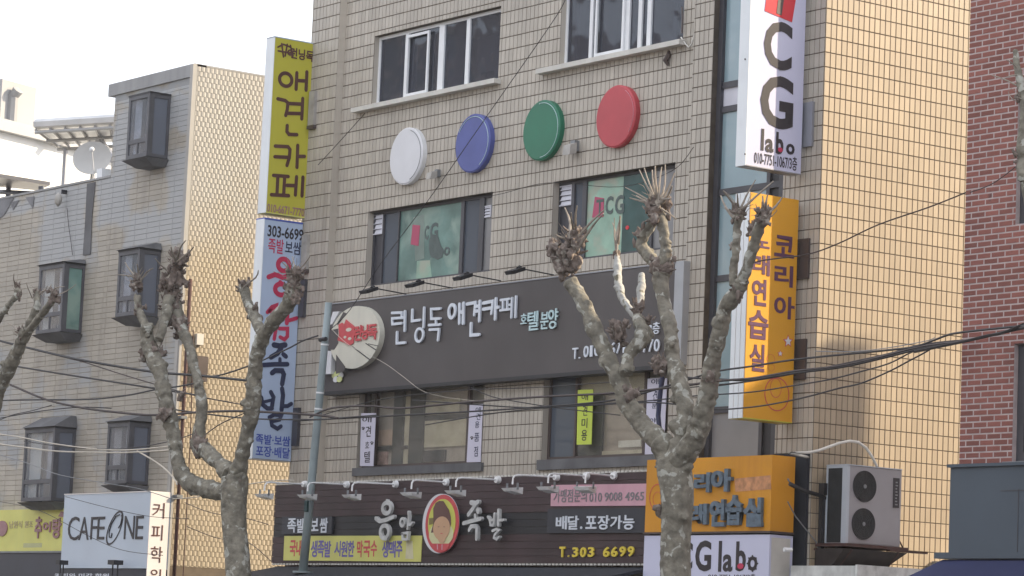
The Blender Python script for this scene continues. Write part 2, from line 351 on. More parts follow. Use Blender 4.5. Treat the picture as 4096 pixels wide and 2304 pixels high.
def ell(parent, plane, cr, cx, cy, rx, ry, m, name, d0, dep, n=40, a0=0, a1=360, inner=None):
    """round or oval plate: centre and half sizes given in the photograph"""
    u0, v0, u1, v1 = plane.rect(*cr(cx-rx, cy-ry), *cr(cx+rx, cy+ry)); cu, cv, ru, rv = (u0+u1)/2, (v0+v1)/2, (u1-u0)/2, (v1-v0)/2
    mb = MB(); full = (a1-a0) == 360
    A = [math.radians(a0+(a1-a0)*i/(n if full else n-1)) for i in range(n)]
    if inner is None:
        poly = [plane.pt(cu+ru*math.cos(a), cv+rv*math.sin(a), d0) for a in A]
        off = Vector(plane.pt(0, 0, dep))-Vector(plane.pt(0, 0, 0)); mb.prism(poly, off)
    else:
        for i in range(n if full else n-1):
            a, b = A[i], A[(i+1) % n]
            q = [(1, a), (1, b), (inner, b), (inner, a)]
            mb.hexa([plane.pt(cu+ru*k*math.cos(t), cv+rv*k*math.sin(t), d0) for k, t in q], [plane.pt(cu+ru*k*math.cos(t), cv+rv*k*math.sin(t), d0+dep) for k, t in q])
    return mb.build(name, m, parent)

def strokes(parent, plane, cr, lines, rings, w_, m, d0=.001, dep=.005, name='letter', taper=0.0):
    """one hand-drawn letter: brush lines (lists of points) and rings (cx, cy, rx, ry), stroke width w_ in crop units"""
    mb = MB(); k = 0
    c0 = cr(*(lines[0][0] if lines else rings[0][:2])); ref = plane.uv(*c0); wv = abs(plane.uv(c0[0], c0[1]+(cr(0, w_)[1]-cr(0, 0)[1]))[1]-ref[1])/2
    off = Vector(plane.pt(0, 0, 1))-Vector(plane.pt(0, 0, 0))
    def emit(poly):
        nonlocal k
        mb.prism([plane.pt(a, b, d0) for a, b in poly], off*(dep+.0003*k)); k += 1
    for ln in lines:
        wl = wv
        if isinstance(ln[-1], (int, float)): wl = wv*ln[-1]; ln = ln[:-1]
        p = [Vector(plane.uv(*cr(*q))) for q in ln]; n = len(p); lft, rgt = [], []
        for i in range(n):
            a = (p[i]-p[i-1]).normalized() if i > 0 else (p[1]-p[0]).normalized(); b = (p[i+1]-p[i]).normalized() if i < n-1 else a
            t = (a+b).normalized() if (a+b).length > .1 else a; nn = Vector((-t.y, t.x)); ww = wl*(1-taper*i/(n-1))/max(.55, abs(nn.dot(Vector((-a.y, a.x)))))
            lft.append(p[i]+nn*ww); rgt.append(p[i]-nn*ww)
        t1 = (p[-1]-p[-2]).normalized(); t0 = (p[0]-p[1]).normalized(); we = wl*(1-taper)
        def cap_(c, t, ww): nn = Vector((-t.y, t.x)); return [c+(nn*math.cos(x)+t*math.sin(x))*ww for x in (math.pi/4, math.pi/2, 3*math.pi/4)]
        emit(lft+cap_(p[-1], t1, we)+rgt[::-1]+cap_(p[0], t0, wl))
    for (cx, cy, rx, ry) in rings:
        u0, v0 = plane.uv(*cr(cx-rx, cy)); u1, v1 = plane.uv(*cr(cx+rx, cy)); vb = plane.uv(*cr(cx, cy+ry))[1]; vt = plane.uv(*cr(cx, cy-ry))[1]
        cu, cv, ru, rv = (u0+u1)/2, (vb+vt)/2, abs(u1-u0)/2, abs(vt-vb)/2; n = 26; A_ = [2*math.pi*i/n for i in range(n)]
        for i in range(n):
            a, b = A_[i], A_[(i+1) % n]; q = [(1, a), (1, b), (-1, b), (-1, a)]
            f = lambda sg, t: (cu+(ru+sg*wv)*math.cos(t), cv+(rv+sg*wv)*math.sin(t))
            mb.hexa([plane.pt(*f(*z), d0) for z in q], [plane.pt(*f(*z), d0+dep+.0003*k) for z in q])
        k += 1
    return mb.build(name, m, parent)

# ------------------------------------------------------------------ walls of tiles
def infr(p, mg=60):
    q = RM @ (np.array(p)-CAM)
    if q[2] < 1: return False
    x, y = 2048+FPX*q[0]/q[2], 1152+FPX*q[1]/q[2]
    return -mg < x < 4096+mg and -mg < y < 2304+mg
def tiles(plane, u0, u1, v0, v1, pu, pv, phu, phv, joint, openings, off=.008, stagger=0.0, ridged=False, jv=None):
    """rectangles (u,v) of every tile, cut at wall edges and openings"""
    out = []; jv = jv or joint
    r0 = math.floor((v0-phv)/pv); r1 = math.ceil((v1-phv)/pv)
    for r in range(r0, r1):
        za, zb = phv+r*pv+jv/2, phv+(r+1)*pv-jv/2
        za, zb = max(za, v0), min(zb, v1)
        if zb-za < .012: continue
        sh = stagger*pu if r % 2 else 0
        c0 = math.floor((u0-phu-sh)/pu); c1 = math.ceil((u1-phu-sh)/pu)
        for c in range(c0, c1):
            ua, ub = max(phu+sh+c*pu+joint/2, u0), min(phu+sh+(c+1)*pu-joint/2, u1)
            if ub-ua < .012: continue
            rects = [(ua, ub, za, zb)]
            for (a, b, zc, zd) in openings:
                nr = []
                for (x, y, p, q) in rects:
                    if y <= a or x >= b or q <= zc or p >= zd: nr.append((x, y, p, q)); continue
                    if x < a: nr.append((x, a, p, q))
                    if y > b: nr.append((b, y, p, q))
                    if p < zc: nr.append((max(x, a), min(y, b), p, zc))
                    if q > zd: nr.append((max(x, a), min(y, b), zd, q))
                rects = nr
            for rc in rects:
                if rc[1]-rc[0] > .012 and rc[3]-rc[2] > .012 and infr(plane.pt((rc[0]+rc[1])/2, (rc[2]+rc[3])/2)): out.append((plane, rc, off, ridged))
    return out
def tile_geo(mb, plane, rc, off, ridged, du=0, dv=0):
    a, b, p, q = rc; e = min(.004, (b-a)*.2)
    if ridged:
        m1, m2 = a+(b-a)*.33, a+(b-a)*.68; o2 = off*1.1
        vs = [plane.pt(a, p, .001), plane.pt(a, q, .001), plane.pt(m1, p, o2), plane.pt(m1, q, o2), plane.pt(m2, p, o2), plane.pt(m2, q, o2), plane.pt(b, p, 0), plane.pt(b, q, 0)]
        mb.add(vs, [(0, 2, 3, 1), (2, 4, 5, 3), (4, 6, 7, 5), (1, 3, 5, 7), (0, 6, 4, 2)])
    else:
        o1 = off+random.uniform(-.0012, .0012)
        vs = [plane.pt(a, p, 0), plane.pt(b, p, 0), plane.pt(b, q, 0), plane.pt(a, q, 0), plane.pt(a+e, p+e, o1), plane.pt(b-e, p+e, o1), plane.pt(b-e, q-e, o1), plane.pt(a+e, q-e, o1)]
        mb.add(vs, [(4, 5, 6, 7), (0, 1, 5, 4), (1, 2, 6, 5), (2, 3, 7, 6), (3, 0, 4, 7)])
def lay_tiles(name, parent, lst, matf, single=300, base=None, hide=lambda pl, rc: False):
    """nearest whole tiles become parts of their own (sharing mesh data), the rest one joined part"""
    base = root_loc(parent)
    def size(t):
        pl, rc = t[0], t[1]; c = np.array(pl.pt((rc[0]+rc[1])/2, (rc[2]+rc[3])/2)); d = np.linalg.norm(c-CAM)
        k = .8 if pl.k == 'S' else .6
        return -(rc[1]-rc[0])*(rc[3]-rc[2])*k/d**2
    vis = [t for t in lst if infr(t[0].pt(t[1][0], t[1][2]), 0) and not hide(t[0], t[1])]
    vis.sort(key=size); ind = set(id(t) for t in vis[:single]); shared = {}
    rest = {}
    for t in lst:
        pl, rc, off, rg = t; m = matf(pl)
        if id(t) in ind:
            w_, h_ = round(rc[1]-rc[0], 3), round(rc[3]-rc[2], 3); key = (pl.k, pl.v, w_, h_, rg)
            if key not in shared:
                lp = Plane(pl.k, 0); mb = MB(); tile_geo(mb, lp, (-w_/2, w_/2, -h_/2, h_/2), off, rg)
                me = bpy.data.meshes.new(name); me.from_pydata(mb.v, [], mb.f); me.materials.append(m); shared[key] = me
            o = bpy.data.objects.new(name, shared[key]); COL.objects.link(o); o.parent = parent
            o.location = Vector(pl.pt((rc[0]+rc[1])/2, (rc[2]+rc[3])/2))-base
        else:
            rest.setdefault(m.name, (m, MB()))[1]; tile_geo(rest[m.name][1], pl, rc, off, rg)
    for m, mb in rest.values(): mb.build(name, m, parent, kind='stuff')
def sheet(plane, u0, u1, v0, v1, openings, reveal, mb=None):
    """wall face with real openings and reveals going back into the wall"""
    mb = mb or MB()
    us = sorted({u0, u1, *[min(max(a, u0), u1) for o in openings for a in o[:2]]}); vs = sorted({v0, v1, *[min(max(a, v0), v1) for o in openings for a in o[2:]]})
    for i in range(len(us)-1):
        for j in range(len(vs)-1):
            cu, cv = (us[i]+us[i+1])/2, (vs[j]+vs[j+1])/2
            if any(o[0] < cu < o[1] and o[2] < cv < o[3] for o in openings): continue
            mb.quad(plane.pt(us[i], vs[j]), plane.pt(us[i+1], vs[j]), plane.pt(us[i+1], vs[j+1]), plane.pt(us[i], vs[j+1]))
    for (a, b, c, d) in openings:
        f = [(a, c), (b, c), (b, d), (a, d)]
        for k in range(4):
            p, q = f[k], f[(k+1) % 4]
            mb.quad(plane.pt(*p, 0), plane.pt(*q, 0), plane.pt(*q, -reveal), plane.pt(*p, -reveal))
    return mb
def frame_mb(x0, x1, z0, z1, w_, y0, y1, mb=None):
    mb = mb or MB(); mb.box(x0, x1, y0, y1, z1-w_, z1); mb.box(x0, x1, y0, y1, z0, z0+w_)
    mb.box(x0, x0+w_, y0+.001, y1-.001, z0+w_, z1-w_); mb.box(x1-w_, x1, y0+.001, y1-.001, z0+w_, z1-w_); return mb

# ================================================================== GROUND
g = MB(); g.quad((-250, -250, 0), (250, -250, 0), (250, 250, 0), (-250, 250, 0)); g.build('road', ASPHALT, kind='structure')
g = MB(); g.box(-60, 40, -5.5, 12, -.05, .13); g.build('pavement', PAVE, kind='structure')
g = MB(); g.box(-60, 40, -5.68, -5.502, -.05, .145); g.build('kerb', CEMENT, kind='structure')
g = MB()
for k in range(-12, 8): g.box(k*5, k*5+2.4, -9.1, -8.97, 0, .004)
g.build('road_marking', LINE, kind='structure')

# buildings across the road, seen only as reflections in the windows
for k, (xa, xb, h, cc, lab) in enumerate(((-130, -88, 19, (.30, .27, .24), 'tan office block across the road, far end'), (-86, -62, 26, (.16, .15, .16), 'dark grey office tower across the road'), (-60, -38, 16, (.34, .33, .31), 'pale low block across the road'), (-36, -12, 21, (.20, .16, .14), 'brown brick block across the road'), (-10, 14, 14, (.30, .29, .27), 'pale corner block across the road'))):
    ob_ = thing('office_block', ((xa+xb)/2, -38, 0), lab, 'building', 'buildings across the road')
    MB().box(xa, xb, -50, -38, 0, h).build('wall', pm('across_wall', cc, .8, .1, 1), ob_)
    for fl_ in range(1, int(h/3.2)):
        MB().box(xa+1, xb-1, -37.99, -37.95, fl_*3.2+.9, fl_*3.2+2.5).build('window', pm('across_glass', (.05, .06, .07), .15, .1, 1) if 'across_glass' not in MATS else MATS['across_glass'], ob_)

# ================================================================== MAIN TILED BUILDING
Z_TOP = 15.8; DEPTH = 4.2
FM = Plane('F', 0.0); SM = Plane('S', 0.0)
K4L = C(1240, 0, 3.22); K4R = C(2100, 0, 3.22); K3L = C(1430, 820, 4.025); K3R = C(2180, 620, 3.15)
K2L = C(1400, 1530, 3.915); K2R = C(2150, 1460, 3.45)
ux = lambda cr, x, y, yy=0.0: Plane('F', yy).uv(*cr(x, y))[0]
uz = lambda cr, x, y, yy=0.0: Plane('F', yy).uv(*cr(x, y))[1]
z4b, z4t = 10.74, 11.94
z3b, z3t = 7.675, 8.94
z2b, z2t = 4.64, 5.95
w4l = (-11.23, -7.65, z4b, z4t)
w4r = (ux(K4R, 455, 500), ux(K4R, 2040, 430), z4b, z4t)
w3l = (-11.17, -7.66, z3b, z3t)
w3r = (ux(K3R, 110, 330), ux(K3R, 1640, 300), z3b, z3t)
w2l = (ux(K2L, 120, 900), ux(K2L, 2085, 700), z2b, z2t)
w2r = (ux(K2R, 85, 500), ux(K2R, 1800, 500), z2b, z2t)
slot = (-2.29, -.775, 2.6, Z_TOP-.6)
building = thing('tiled_building', (-6.5, 0, 0), 'beige small-tiled commercial building in the middle, with four coloured discs on its front', 'building')
ops = [w4l, w4r, w3l, w3r, w2l, w2r, slot]
PL = Plane('F', -.13)                                            # left and right strips stand proud of the middle
xl, xr = -12.13, -2.735
core = [o for o in ops if o is not slot]
mb = sheet(FM, xl, xr, 2.6, Z_TOP, core, .24); mb.build('wall', GROUT, building)
mb = sheet(PL, -13.0, xl, 2.6, Z_TOP, [], .1)
mb.quad((-13, -.13, 2.6), (-13, 4.2, 2.6), (-13, 4.2, Z_TOP), (-13, -.13, Z_TOP))
mb.quad((-13, -.13, 2.6), (xl, -.13, 2.6), (xl, .0, 2.6), (-13, .0, 2.6)); mb.build('pilaster', GROUT, building)
MB().quad((xl+.001, -.138, 2.6), (xl+.001, .01, 2.6), (xl+.001, .01, Z_TOP), (xl+.001, -.138, Z_TOP)).build('pilaster_return', TILE, building)
PR = Plane('F', -.09)
mb = sheet(PR, xr, -2.29, 2.6, Z_TOP, [], .1); mb.quad((xr, -.09, 2.6), (xr, 0, 2.6), (xr, 0, Z_TOP), (xr, -.09, Z_TOP))
mb.quad((-2.29, -.09, 2.6), (-2.29, .3, 2.6), (-2.29, .3, Z_TOP), (-2.29, -.09, Z_TOP)); mb.build('pilaster', GROUT, building)
mb = sheet(FM, -.775, 0, 2.6, Z_TOP, [], .1); mb.quad((-.775, 0, 2.6), (-.775, .3, 2.6), (-.775, .3, Z_TOP), (-.775, 0, Z_TOP)); mb.build('pier', GROUT, building)
mb = MB(); mb.box(-.2, 0, .001, DEPTH, 0, Z_TOP); mb.build('side_wall', GROUT, building)
mb = MB(); mb.box(-12.999, -.2, DEPTH-.2, DEPTH, 0, Z_TOP); mb.box(-12.999, -12.8, .1, DEPTH-.2, 0, Z_TOP); mb.build('rear_wall', CEMENT, building)
mb = MB(); mb.box(-12.99, -.01, .01, DEPTH-.01, Z_TOP-.15, Z_TOP); mb.build('roof', CEMENT, building)
mb = MB(); mb.box(-12.9, -.02, -.0, .2, 0, 2.6); mb.build('shop_wall', NAVYD, building)
# tiles
PU, PV = .104, .2065; PHV = P(3307.1, 33.2, 0, 0)[2]
TL = []
TL += tiles(FM, xl+.002, xr-.002, 3.7, Z_TOP, PU, PV, 0, PHV, .011, [(a-.0, b+.0, c, d) for a, b, c, d in core])
TL += tiles(PL, -13.0, xl, 3.7, Z_TOP, PU, PV, .03, PHV, .011, [])
TL += tiles(PR, xr, -2.29, 3.7, Z_TOP, PU, PV, .0, PHV+.02, .011, [])
TL += tiles(FM, -.775, 0, 2.7, Z_TOP, PU, PV, 0, PHV, .011, [])
TL += tiles(SM, 0, DEPTH, 2.7, Z_TOP, PU-.001, PV, 0, PHV, .011, [])
for o in core:      # tiled reveals: sills of the openings keep the wall's own tiles
    pass
lay_tiles('tile', building, TL, lambda pl: TILE_Y if pl.k == 'S' else TILE, 300, hide=lambda pl, rc: (pl.k == 'S' and (rc[0] > 2.75 or (rc[2] < 5.0 and rc[1] < 1.35))) or (pl.k == 'F' and rc[0] < 0 and rc[0] > -1 and rc[2] < 9.6))
# reveal linings (tile-coloured returns of each opening)
for (a, b, c, d) in core:
    mb = MB()
    mb.quad((a+.001, .004, c), (a+.001, .2, c), (a+.001, .2, d), (a+.001, .004, d)); mb.quad((b-.001, .004, c), (b-.001, .2, c), (b-.001, .2, d), (b-.001, .004, d))
    mb.quad((a, .004, c+.001), (b, .004, c+.001), (b, .2, c+.001), (a, .2, c+.001))
    mb.build('window_reveal', TILE, building)
# rooms behind the windows: closed boxes open to the street
def room(o, dep, m, z_ex=.35):
    a, b, c, d = o; mb = MB(); a -= .3; b += .3; c -= z_ex; d += z_ex; y0, y1 = .245, dep
    mb.quad((a, y1, c), (b, y1, c), (b, y1, d), (a, y1, d)); mb.quad((a, y0, c), (a, y1, c), (a, y1, d), (a, y0, d)); mb.quad((b, y0, c), (b, y1, c), (b, y1, d), (b, y0, d))
    mb.quad((a, y0, c), (b, y0, c), (b, y1, c), (a, y1, c)); mb.quad((a, y0, d), (b, y0, d), (b, y1, d), (a, y1, d)); return mb.build('room', m, building)
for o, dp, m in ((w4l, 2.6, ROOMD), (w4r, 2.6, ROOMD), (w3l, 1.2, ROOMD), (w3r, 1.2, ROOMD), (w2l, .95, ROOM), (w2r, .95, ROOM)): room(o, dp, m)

def window(parent, o, fm, fw, y0, y1):
    f = frame_mb(o[0]+.004, o[1]-.004, o[2]+.004, o[3]-.004, fw, y0, y1).build('window', fm, parent); return f
def bars(win, o, lst, m, fw, y0, y1, name='mullion'):
    for (a, b) in lst: MB().box(a, b, y0, y1, o[2]+fw, o[3]-fw).build(name, m, win)
def panes(win, o, cuts, m, y, fw=.04):
    cuts = sorted(cuts)
    for a, b in zip(cuts[:-1], cuts[1:]):
        if b-a > .03: MB().box(a+.003, b-.003, y, y+.006, o[2]+fw, o[3]-fw).build('pane', m, win)
# fourth-floor windows
def win4(o, cr, yy, outer, inner, fwd):
    wdw = window(building, o, PVC, .055, .09, .16)
    X = lambda x: Plane('F', .09).uv(*cr(x, yy))[0]
    bars(wdw, o, [(X(a), X(b)) for a, b in outer], PVC, .055, .08, .13)
    bars(wdw, o, [(X(a), X(b)) for a, b in inner], ALU, .055, .2, .24)
    panes(wdw, o, [o[0]+.05]+[X((a+b)/2) for a, b in outer]+[o[1]-.05], GLASSD, .11, .05)
    for a, b in fwd:                                              # sliding sash standing proud
        frame_mb(X(a), X(b), o[2]+.06, o[3]-.10, .045, .045, .078).build('sash', PVC, wdw)
    z = o[2]; mb = MB(); mb.box(o[0]-.42, o[1]+.08, -.14, .08, z-.075, z+.002); mb.build('sill', SILL, wdw)
    return wdw
W4L = win4(w4l, K4L, 800, [(1225, 1268), (1655, 1722), (2005, 2048)], [(1112, 1150)], [(1262, 1545)])
w4r_z = w4r
W4R = win4(w4r, K4R, 300, [(840, 880), (1252, 1350), (1462, 1508), (1578, 1628)], [(580, 618), (1838, 1880)], [(930, 1300)])
# pale shapes inside the fourth floor
MB().box(-9.75, -9.3, .5, .55, 10.6, 11.75).build('curtain', CURTAIN, building); MB().box(-9.1, -8.35, .6, .65, 10.5, 11.7).build('cabinet', ROOML, building); MB().box(-8.9, -8.6, .56, .59, 10.6, 11.1).build('cabinet', ROOMD, building)
MB().box(-11.15, -10.7, .5, .53, 10.6, 12).build('curtain', CURTAIN, building)
# third-floor windows
def vent(cr, yv, l, t, r, b, parent):
    u0, v0, u1, v1 = Plane('F', yv).rect(*cr(l, t), *cr(r, b)); n = 4; h = (v1-v0)/n
    o = frame_mb(u0, u1, v0, v1, .02, yv-.01, yv+.03).build('vent', VENTW, parent)
    for k in range(n):
        z = v0+k*h; MB().hexa([(u0+.02, yv-.012, z+.005), (u1-.02, yv-.012, z+.005), (u1-.02, yv+.012, z+h-.003), (u0+.02, yv+.012, z+h-.003)], [(u0+.02, yv+.0, z+.005), (u1-.02, yv+.0, z+.005), (u1-.02, yv+.024, z+h-.003), (u0+.02, yv+.024, z+h-.003)]).build('slat', VENTW, o)
wd = window(building, w3l, DARKF, .045, .11, .17); X = lambda x: Plane('F', .12).uv(*K3L(x, 600))[0]
bars(wd, w3l, [(X(405), X(425)), (X(655), X(672)), (X(1660), X(1712)), (X(1955), X(2030))], DARKF, .045, .10, .16)
MB().box(X(190), X(405), .14, .15, w3l[2]+.045, w3l[3]-.045).build('panel', DARKF, wd); MB().box(X(425), X(655), .135, .143, w3l[2]+.045, w3l[3]-.045).build('pane', GLASSB, wd)
MB().box(X(672), X(1660), .13, .138, w3l[2]+.045, w3l[3]-.045).build('pane', TEAL, wd); MB().box(X(1712), X(1955), .135, .143, w3l[2]+.045, w3l[3]-.045).build('pane', GLASSB, wd)
MB().box(X(2030), w3l[1]-.05, .135, .143, w3l[2]+.045, w3l[3]-.045).build('pane', GREYGL, wd)
vent(K3L, .12, 200, 150, 408, 478, wd); vent(K3L, .12, 2035, 10, 2150, 200, wd)
T3 = Plane('F', .13)
st = plate(wd, T3, K3L, [(892, 318), (1012, 330), (985, 660), (862, 635)], pm('sticker_red', (.42, .06, .13), .4, .08), 'sticker', .004, .003)
LDK = pm('decal_dark', (.07, .10, .095), .4, .2, 6)
puts(wd, T3, K3L, [('C', 1085, 330, 1150, 560), ('G', 1172, 285, 1300, 560)], LDK, d0=.004, dep=.002, bold=.03, name='decal')
puts(wd, T3, K3L, [('labo', 1200, 620, 1490, 830)], LDK, d0=.004, dep=.002, bold=.02, name='decal')
plate(wd, T3, K3L, [(1155, 560), (1210, 470), (1300, 490), (1340, 640), (1390, 730), (1370, 840), (1290, 880), (1180, 820), (1150, 700)], LDK, 'decal', .0045, .001)  # dark outline shape laid flat on the film
plate(wd, T3, K3L, [(900, 200), (1075, 150), (1075, 860), (930, 900)], pm('film_shade', (.18, .24, .21), .3, .2, 3), 'decal', .001, .001)
plate(wd, T3, K3L, [(960, 900), (1170, 890), (1200, 1180), (945, 1200)], MINT, 'decal', .002, .001)
wd = window(building, w3r, DARKF, .045, .11, .17); X = lambda x: Plane('F', .12).uv(*K3R(x, 600))[0]
bars(wd, w3r, [(X(342), X(378)), (X(480), X(530)), (X(1338), X(1372))], DARKF, .045, .10, .16)
MB().box(X(130), X(342), .14, .15, w3r[2]+.045, w3r[3]-.045).build('panel', DARKF, wd); MB().box(X(378), X(480), .135, .143, w3r[2]+.045, w3r[3]-.045).build('pane', GLASSB, wd)
MB().box(X(530), X(975), .13, .138, w3r[2]+.02, w3r[3]-.045).build('pane', MINT, wd); MB().box(X(975), X(1338), .13, .138, w3r[2]+.02, w3r[3]-.045).build('pane', DTEAL, wd)
MB().box(X(1372), w3r[1]-.05, .135, .143, w3r[2]+.045, w3r[3]-.045).build('pane', GREYGL, wd)
vent(K3R, .12, 185, 385, 340, 640, wd)
plate(wd, T3, K3R, [(632, 525), (748, 545), (738, 780), (597, 790)], MATS['sticker_red'], 'sticker', .004, .003)
puts(wd, T3, K3R, [('T', 650, 560, 740, 770)], LDK, d0=.008, dep=.002, bold=.02, name='decal')
puts(wd, T3, K3R, [('C', 765, 520, 862, 750), ('G', 885, 505, 1000, 745)], LDK, d0=.004, dep=.002, bold=.03, name='decal')
ell(wd, T3, K3R, 1040, 915, 22, 26, RED, 'sticker', .004, .003, 16)

# second-floor windows
wd = window(building, w2l, BROWNF, .05, .10, .17); X = lambda x: Plane('F', .12).uv(*K2L(x, 700))[0]
bars(wd, w2l, [(X(395), X(430)), (X(1845), X(1880))], BROWNF, .05, .09, .15)
panes(wd, w2l, [w2l[0]+.05, X(410), X(1860), w2l[1]-.05], GLASSW, .12, .05)
MB().box(w2l[0]-.05, w2l[1]+.06, -.05, .09, z2b-.13, z2b+.004).build('sill', DCEMENT, wd)
rb = lambda x0, x1, z0, z1, m, y=.5, n='shelf': MB().box(Plane('F', y).uv(*K2L(x0, 700))[0], Plane('F', y).uv(*K2L(x1, 700))[0], y, y+.03, z0, z1).build(n, m, building)
RSHADE = pm('blind_beige', (.62, .60, .51), .8, .12, 3, streak=.4, zstretch=2.5)
rb(430, 1840, 4.62, 6.1, pm('sheet_grey', (.48, .45, .44), .8, .15, 2, streak=.5), .215, 'brightening_sheet')  # pale sheet added close behind the glass to brighten the window
rb(670, 830, 4.64, 5.9, ROOMK, .150, 'post'); rb(930, 1145, 4.64, 6.0, ROOMK, .152, 'post'); rb(838, 925, 4.66, 5.8, RSHADE, .18, 'blind'); rb(1150, 1840, 4.95, 5.38, RSHADE, .182, 'partition'); rb(1150, 1840, 5.39, 5.47, ROOMK, .18, 'beam'); rb(1150, 1500, 4.72, 4.9, ROOMD, .17, 'shelf')
rb(430, 750, 5.02, 5.28, pm('room_pink', (.66, .52, .46), .8), .18, 'blind'); rb(1150, 1700, 5.5, 5.72, RSHADE, .181, 'partition'); rb(430, 600, 4.66, 4.92, pm('room_rose', (.6, .42, .42), .8, .5, 9), .183, 'shelf'); rb(430, 900, 4.94, 5.0, ROOMK, .148, 'shelf')
wd = window(building, w2r, BROWNF, .05, .10, .17); X = lambda x: Plane('F', .12).uv(*K2R(x, 700))[0]
bars(wd, w2r, [(X(530), X(560)), (X(1480), X(1515))], BROWNF, .05, .09, .15)
MB().box(X(140), X(530), .125, .133, w2r[2]+.05, w2r[3]-.05).build('pane', GLASSB, wd); panes(wd, w2r, [X(560), X(1500), w2r[1]-.05], GLASSW, .12, .05)
MB().box(w2r[0]-.05, w2r[1]+.06, -.05, .09, z2b-.15, z2b+.004).build('sill', DCEMENT, wd)
rb2 = lambda x0, x1, z0, z1, m, y=.5, n='shelf': MB().box(Plane('F', y).uv(*K2R(x0, 700))[0], Plane('F', y).uv(*K2R(x1, 700))[0], y, y+.03, z0, z1).build(n, m, building)
rb2(900, 1500, 4.62, 5.6, pm('sheet_brown', (.42, .37, .34), .8, .15, 2), .22, 'brightening_sheet')  # same added brightening sheet for the right window
rb2(570, 900, 4.62, 5.6, ROOMK, .17, 'curtain'); rb2(600, 1500, 5.62, 5.9, RSHADE, .185, 'partition'); rb2(1130, 1440, 4.80, 4.90, WHITEP, .15, 'paper_stack'); rb2(880, 1500, 4.66, 4.76, RSHADE, .18, 'counter')

# stair slot glazing: tall strip of pale panes with dark rails
sl = window(building, slot, DARKF, .09, .0, .14); yG = .06
KS = C(2800, 0, 2.069)
zc = [P(2960, y, 1, yG)[2] for y in (335, 435, 752, 1115, 1610)]
xm = P(3072, 760, 1, yG)[0]
cutz = [2.7, P(2880, 1640, 1, yG)[2], P(2880, 1115, 1, yG)[2], P(2890, 770, 1, yG)[2], P(2915, 437, 1, yG)[2], P(2915, 340, 1, yG)[2], 12.6, Z_TOP-.7]
mats = [GREYGL, PALEGL, PALEGL, PALEGL, VENTW, PALEGL, PALEGL]
for k in range(7):
    MB().box(slot[0]+.09, xm, yG, yG+.01, cutz[k]+.04, cutz[k+1]-.04).build('pane', mats[k], sl)
    MB().box(slot[0]+.09, slot[1]-.09, yG-.03, yG+.05, cutz[k]-.045, cutz[k]+.045).build('transom', DARKF, sl)
MB().box(xm, xm+.07, yG-.032, yG+.05, 2.7, Z_TOP-.7).build('mullion', DARKF, sl)
MB().box(xm+.07, slot[1]-.09, yG, yG+.03, 2.7, Z_TOP-.7).build('panel', BLACK, sl)
MB().box(slot[0]-.1, slot[1]+.1, .25, .27, 2.6, Z_TOP-.6).build('stairwell_back', ROOMD, building)

# ------------------------------------------------------------------ four discs and small fittings on the front
A = C(1200, 0, 1.258); B = C(2100, 0, 1.258)
for (cr, x, y, m, lab, nm) in ((A, 533, 785, DWHITE, 'white round disc on the tiled wall, leftmost of four coloured discs', 'white'), (A, 868, 720, DBLUE, 'blue round disc on the tiled wall between the white and green discs', 'blue'),
                               (A, 1214, 655, DGREEN, 'green round disc on the tiled wall between the blue and red discs', 'green'), (B, 456, 585, DRED, 'red round disc on the tiled wall, highest in the picture of four discs', 'red')):
    u, v = Plane('F', -.1).uv(*cr(x, y)); R_ = .475
    t = thing('sign_disc', (u, 0, v), lab, 'disc', 'coloured discs in a row on the tiled wall')
    MB().cyl((u, -.001, v), (0, -1, 0), R_, R_, .09, 56).build('body', m if nm != 'white' else PVC, t, smooth=False)
    MB().cyl((u, -.091, v), (0, -1, 0), R_*.985, R_*.955, .012, 56).build('face', m, t)
    rm = MB(); a0, a1 = {'white': (-70, 75), 'blue': (-60, 150), 'green': (-90, 100), 'red': (-40, 60)}[nm]
    arc = [(u+R_*.90*math.cos(math.radians(a0+(a1-a0)*i/22)), -.106, v+R_*.90*math.sin(math.radians(a0+(a1-a0)*i/22))) for i in range(23)]
    rm.tube(arc, .0055 if nm != 'red' else .003, 5); rm.build('trim_wire', {'blue': LETC, 'green': LETC, 'white': STEELG, 'red': PINK}[nm], t)
def spot(px, py, lab, sz=1.0, nm='wall_lamp'):
    u, v = Plane('F', -.05).uv(px, py); t = thing(nm, (u, 0, v), lab, 'wall lamp')
    MB().box(u-.05*sz, u+.05*sz, -.09*sz, -.001, v-.09*sz, v+.06*sz).build('bracket', STEELG, t)
    MB().hexa([(u-.10*sz, -.10, v-.13*sz), (u+.10*sz, -.10, v-.13*sz), (u+.10*sz, -.10, v+.02), (u-.10*sz, -.10, v+.02)], [(u-.08*sz, -.22, v-.16*sz), (u+.08*sz, -.22, v-.16*sz), (u+.08*sz, -.2, v-.02), (u-.08*sz, -.2, v-.02)]).build('head', PM_LAMP, t)
PM_LAMP = pm('lamp_grey', (.36, .34, .31), .5, .2, 5)
spot(1748, 690, 'small grey wall lamp between the white and blue discs', .8); spot(2300, 580, 'grey wall lamp between the green and red discs', 1.1)
u, v = Plane('F', -.04).uv(2670, 236); MB().tube([(u, -.02, v+.12), (u+.03, -.05, v+.05), (u-.02, -.06, v-.02), (u+.01, -.03, v-.1)], [.02, .04, .045, .02], 6).build('insulator', BROWNF, base=(u, 0, v), label='small brown insulator hanging under the upper right window sill', cat='insulator')
cab = MB(); pts = [Plane('F', -.05).pp(*K4R(*q)) for q in ((2010, 480), (2060, 560), (2110, 610), (2150, 560), (2185, 430), (2205, 250), (2230, 60), (2245, -60))]
cab.tube(pts, .011, 6).build('cable', HOSE, base=pts[0], label='loose pale cable looping beside the upper right window', cat='cable')
